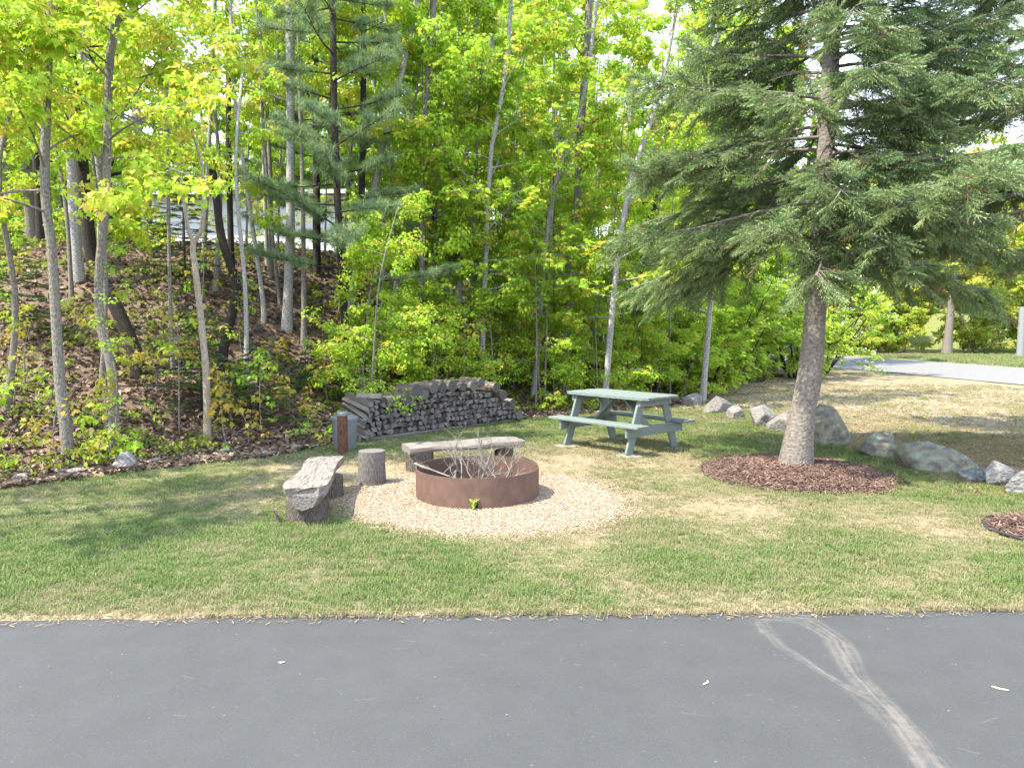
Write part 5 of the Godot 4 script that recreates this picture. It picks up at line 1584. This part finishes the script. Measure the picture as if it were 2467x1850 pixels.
func make_table() -> void:
	var o := thing("picnic_table", "pale sage-green wooden picnic table with two attached benches", "picnic table", V(1.571, 0.0, 10.6), -0.847)
	var m: Material = M.sage_paint
	var Ht := 0.795
	var L := 1.52
	for k in 5:
		var z := -0.31 + 0.155 * k
		var b := MB.new()
		if k == 0 or k == 4:
			var sg := -1.0 if k == 0 else 1.0
			var pl := [Vector2(-L / 2, z - 0.074 * sg), Vector2(L / 2, z - 0.074 * sg), Vector2(L / 2, z + 0.02 * sg), Vector2(L / 2 - 0.07, z + 0.074 * sg), Vector2(-L / 2 + 0.07, z + 0.074 * sg), Vector2(-L / 2, z + 0.02 * sg)]
			if sg > 0: pl.reverse()
			b.prism(pl, Ht - 0.038, Ht, 0.005)
		else:
			b.bbox(Transform3D(Basis(), Vector3(0, Ht - 0.019 + 0.002 * (k % 2), z)), Vector3(L + 0.012 * (k % 2), 0.038, 0.147), 0.005)
		part(o, "tabletop_board", b.mesh(), m)
	for sg in [-1.0, 1.0]:
		var b := MB.new()
		b.bbox(Transform3D(Basis(), Vector3(0, 0.437 - 0.019, sg * 0.525)), Vector3(1.66, 0.038, 0.25), 0.006)
		part(o, "seat_board", b.mesh(), m)
		var x: float = sg * 0.575
		b = MB.new()
		b.bbox(Transform3D(Basis(), Vector3(x + sg * 0.041, 0.398 - 0.068, 0)), Vector3(0.038, 0.135, 1.24), 0.005)
		part(o, "seat_beam", b.mesh(), m)
		b = MB.new()
		b.bbox(Transform3D(Basis(), Vector3(x + sg * 0.041, Ht - 0.04 - 0.047, 0)), Vector3(0.038, 0.09, 0.70), 0.005)
		part(o, "top_cleat", b.mesh(), m)
		for f in [-1.0, 1.0]:
			b = MB.new()
			var a := Vector3(x, Ht - 0.045, f * 0.25)
			var e := Vector3(x, 0.02, f * 0.515)
			var dir := (a - e).normalized()
			var across := dir.cross(Vector3.RIGHT).normalized()
			b.bbox(Transform3D(Basis(Vector3.RIGHT, dir, Vector3.RIGHT.cross(dir)), (a + e) / 2), Vector3(0.038, a.distance_to(e), 0.135), 0.005)
			part(o, "leg", b.mesh(), m)
		b = MB.new()
		var a2 := Vector3(sg * 0.07, Ht - 0.05, 0)
		var e2 := Vector3(sg * 0.555, 0.30, 0)
		var dr := (a2 - e2).normalized()
		b.bbox(Transform3D(Basis(dr.cross(Vector3.BACK).normalized(), dr, dr.cross(Vector3.BACK).normalized().cross(dr)), (a2 + e2) / 2), Vector3(0.038, a2.distance_to(e2), 0.12), 0.005)
		part(o, "brace", b.mesh(), m)
	var names := ["left back", "left front", "right back", "right front"]
	var i := 0
	for sg in [-1.0, 1.0]:
		for f in [-1.0, 1.0]:
			var p := o.transform * Vector3(sg * 0.575, 0, f * 0.515)
			var b := MB.new()
			var poly := []
			for k in 9:
				var a := -TAU * k / 9
				poly.append(Vector2(cos(a) * 0.19, sin(a) * 0.15) * R(0.85, 1.1))
			poly.reverse()
			b.prism(poly, -0.02, 0.022, 0.006)
			single("stepping_stone", b.mesh(), M.paver, "flat pale paver under the %s leg of the picnic table" % names[i], "paver", Vector3(p.x, 0.0, p.z), -0.4, "pavers under the table legs")
			i += 1

func make_far_things() -> void:
	var h := thing("white_house", "white clapboard house on top of the wooded slope, half hidden by trunks", "house", V(-9.15, 3.75, 27.0), -0.03)
	for k in 23:
		var b := MB.new()
		b.bbox(Transform3D(Basis(Vector3.RIGHT, -0.06), Vector3(0, 0.06 + 0.12 * k, 0)), Vector3(7.6, 0.135, 0.022), 0.003)
		part(h, "siding_board", b.mesh(), M.white_siding)
	var w := MB.new()
	w.bbox(Transform3D(Basis(), Vector3(0, 1.35, -2.53)), Vector3(7.6, 2.8, 5.0), 0.01)
	part(h, "wall", w.mesh(), M.white_siding)
	for x in [-3.82, 3.82, -1.4]:
		var t := MB.new()
		t.bbox(Transform3D(Basis(), Vector3(x, 1.36, 0.02)), Vector3(0.1, 2.82, 0.06), 0.004)
		part(h, "corner_trim" if absf(x) > 3 else "downspout", t.mesh(), M.white_siding)
	var r := MB.new()
	for f in [[Vector3(-4.1, 2.75, 0.4), Vector3(4.1, 2.75, 0.4), Vector3(4.1, 3.2, -2.5), Vector3(-4.1, 3.2, -2.5)], [Vector3(4.1, 2.75, -5.4), Vector3(-4.1, 2.75, -5.4), Vector3(-4.1, 3.2, -2.5), Vector3(4.1, 3.2, -2.5)], [Vector3(-4.1, 2.7, -5.4), Vector3(4.1, 2.7, -5.4), Vector3(4.1, 2.7, 0.4), Vector3(-4.1, 2.7, 0.4)]]:
		r.face(f)
	part(h, "roof", r.mesh(), M.grey_shingle)
	var fa := MB.new()
	fa.bbox(Transform3D(Basis(), Vector3(0, 2.77, 0.42)), Vector3(8.2, 0.14, 0.03), 0.004)
	part(h, "fascia", fa.mesh(), M.white_siding)
	var bn := thing("black_bin", "black round-topped bin beside the white house on the slope", "bin", V(-9.0, hill(-9.0, 19.0) - 0.02, 19.0))
	var bb := MB.new()
	bb.smooth = true
	bb.lathe([Vector2(0.2, 0.0), Vector2(0.24, 0.3), Vector2(0.26, 0.55)], 20)
	part(bn, "body", bb.mesh(), M.black_plastic)
	var bl := MB.new()
	bl.smooth = true
	bl.lathe([Vector2(0.28, 0.54), Vector2(0.29, 0.6), Vector2(0.22, 0.68), Vector2(0.0, 0.72)], 20)
	part(bn, "lid", bl.mesh(), M.black_plastic)
	# the pale building seen past the thicket, the grey post at the right edge, a brush heap
	var g := thing("pale_garage", "long pale low building beyond the thicket at far right", "building", V(47.0, 3.9, 71.0), 0.1)
	var gw := MB.new()
	gw.bbox(Transform3D(Basis(), Vector3(0, 1.0, 0)), Vector3(16, 2.2, 6), 0.02)
	part(g, "wall", gw.mesh(), M.white_siding)
	var gr := MB.new()
	gr.bbox(Transform3D(Basis(), Vector3(0, 2.2, 0)), Vector3(16.6, 0.2, 6.6), 0.02)
	part(g, "roof", gr.mesh(), M.grey_shingle)
	var po := MB.new()
	po.smooth = true
	po.tube([Vector3(0, -0.1, 0), Vector3(0, 1.5, 0), Vector3(0.02, 2.9, 0)], [0.2, 0.19, 0.18], 12, true, 0.05, nz)
	single("grey_post", po.mesh(), M.grey_post, "thick grey post beyond the road at the right edge of the photo", "post", V(29.3, hill(29.3, 42.5), 42.5))
	var ed := MB.new()
	ed.smooth = true
	var pts := []
	var rad := []
	for k in 49:
		var a := TAU * k / 48
		pts.append(Vector3(cos(a) * 0.56, 0.035 + 0.008 * sin(a * 5.0), sin(a) * 0.56))
		rad.append(0.011)
	ed.tube(pts, rad, 7, false)
	single("garden_edging", ed.mesh(), M.black_edging, "black plastic edging ring round the small mulch bed at right", "edging", V(4.62, 0, 6.08))
	# catkins and a fallen leaf on the asphalt
	for s in [[1.68, 3.55, 0.05, 0.9, "pale catkin on the asphalt left of the stain"], [2.36, 3.44, 0.07, -0.6, "yellow-green catkin on the asphalt right of the stain"], [-1.2, 3.72, 0.03, 0.2, "tiny yellow catkin on the asphalt at left"]]:
		var ct := MB.new()
		ct.smooth = true
		ct.tube(smooth_path([Vector3(-s[2] / 2, 0, 0), Vector3(0, 0.002, 0.012), Vector3(s[2] / 2, 0, 0)], 6), [0.002, 0.0035, 0.004, 0.004, 0.0038, 0.003, 0.0015], 6, true)
		single("fallen_catkin", ct.mesh(), mat("catkin", lin(0.55, 0.55, 0.25), 0.9), s[4], "catkin", V(s[0] if s[0] != 1.68 else 0.95, 0.004, s[1] if s[0] != 1.68 else 3.5), s[3])
	# dandelions in the thin grass beyond the boulders
	var yellow := mat("dandelion_yellow", lin(0.75, 0.55, 0.02), 0.8)
	var stem := mat("dandelion_stem", lin(0.16, 0.24, 0.05), 0.7)
	for s in [[6.9, 12.8], [7.6, 13.5], [6.3, 11.5], [8.3, 13.1], [7.4, 11.9], [9.0, 15.2], [8.1, 16.0], [6.5, 13.9]]:
		var dn := thing("dandelion", "yellow dandelion in the thin grass beyond the boulders", "dandelion", V(s[0], 0.01, s[1]), 0.0, "dandelions beyond the boulders")
		var sm := MB.new()
		sm.tube([Vector3.ZERO, Vector3(0.005, 0.07, 0)], [0.003, 0.003], 5, true)
		part(dn, "stem", sm.mesh(), stem)
		var fl := MB.new()
		fl.smooth = true
		fl.lathe([Vector2(0.006, 0.065), Vector2(0.022, 0.075), Vector2(0.018, 0.085), Vector2(0.0, 0.088)], 12)
		part(dn, "flower", fl.mesh(), yellow)

func _ready() -> void:
	rng.seed = 20240523
	nz.seed = 7
	nz.noise_type = FastNoiseLite.TYPE_SIMPLEX_SMOOTH
	nz.frequency = 0.01
	nz.fractal_octaves = 3
	# camera
	var cam := Camera3D.new()
	cam.name = "camera"
	cam.fov = 54.97
	cam.near = 0.05
	cam.far = 900.0
	cam.position = Vector3(0, 1.743, 0)
	cam.rotation.x = -0.077
	cam.current = true
	add_child(cam)
	# sky, exposure
	var env := Environment.new()
	env.background_mode = Environment.BG_SKY
	var sm := ProceduralSkyMaterial.new()
	sm.sky_top_color = Color(0.68, 0.77, 0.91)
	sm.sky_horizon_color = Color(0.95, 0.955, 0.97)
	sm.sky_curve = 0.25
	sm.ground_bottom_color = Color(0.35, 0.36, 0.28)
	sm.ground_horizon_color = Color(0.8, 0.82, 0.8)
	sm.sun_angle_max = 1.0
	var sky := Sky.new()
	sky.sky_material = sm
	env.sky = sky
	env.background_energy_multiplier = 1.4
	env.tonemap_mode = Environment.TONE_MAPPER_LINEAR
	env.tonemap_exposure = 3.4
	env.sdfgi_enabled = true
	env.ssao_enabled = true
	env.ssil_enabled = true
	var we := WorldEnvironment.new()
	we.name = "environment"
	we.environment = env
	add_child(we)
	# sun: high, from the left, a little behind the camera
	var sun := DirectionalLight3D.new()
	sun.name = "sun"
	sun.light_energy = 1.4
	sun.light_color = Color(1.0, 0.965, 0.90)
	sun.light_angular_distance = 0.6
	sun.shadow_enabled = true
	var el := deg_to_rad(58.0)
	var az := deg_to_rad(27.0)
	var going := Vector3(cos(el) * cos(az), -sin(el), -cos(el) * sin(az))
	sun.look_at_from_position(Vector3(0, 40, 0), Vector3(0, 40, 0) + going, Vector3.UP)
	add_child(sun)
	make_materials()
	for k in 3: K["cluster%d" % k] = cluster_mesh(8 + k, 300 + k)
	K.spray0 = spray_mesh(9, 310)
	K.far0 = cluster_mesh(14, 320, false)
	K.needles = needle_spray(330)
	K.puff = needle_puff(340)
	make_ground()
	print("ground ", Time.get_ticks_msec())
	make_far_things()
	make_stones()
	make_table()
	make_woodpile()
	make_benches()
	make_bin()
	make_fire_ring()
	print("objects ", Time.get_ticks_msec())
	spruce("spruce_tree", "large conifer with a bare grey lower trunk in a mulch ring", P(8.84, [3.43, 0.02, 3.5, 0.68, 3.585, 1.19, 3.61, 1.68, 3.63, 2.18, 3.65, 2.57, 3.69, 4.1, 3.72, 5.42, 3.75, 7.5, 3.75, 10.0]), 0.158, 0.05, 2.7, 8.0, 2.6, 0.047, 0.62, 1.45)
	spruce("spruce_tree", "darker conifer behind at the upper right corner", P(10.4, [7.75, 0.0, 7.75, 4.0, 7.75, 8.0, 7.75, 12.0]), 0.2, 0.05, 2.9, 11.5, 3.4, 0.065, 0.55, 1.1)
	make_trees()
	print("trees ", Time.get_ticks_msec())
	make_ground_cover()
	print("cover ", Time.get_ticks_msec(), " copies ", copies_made)
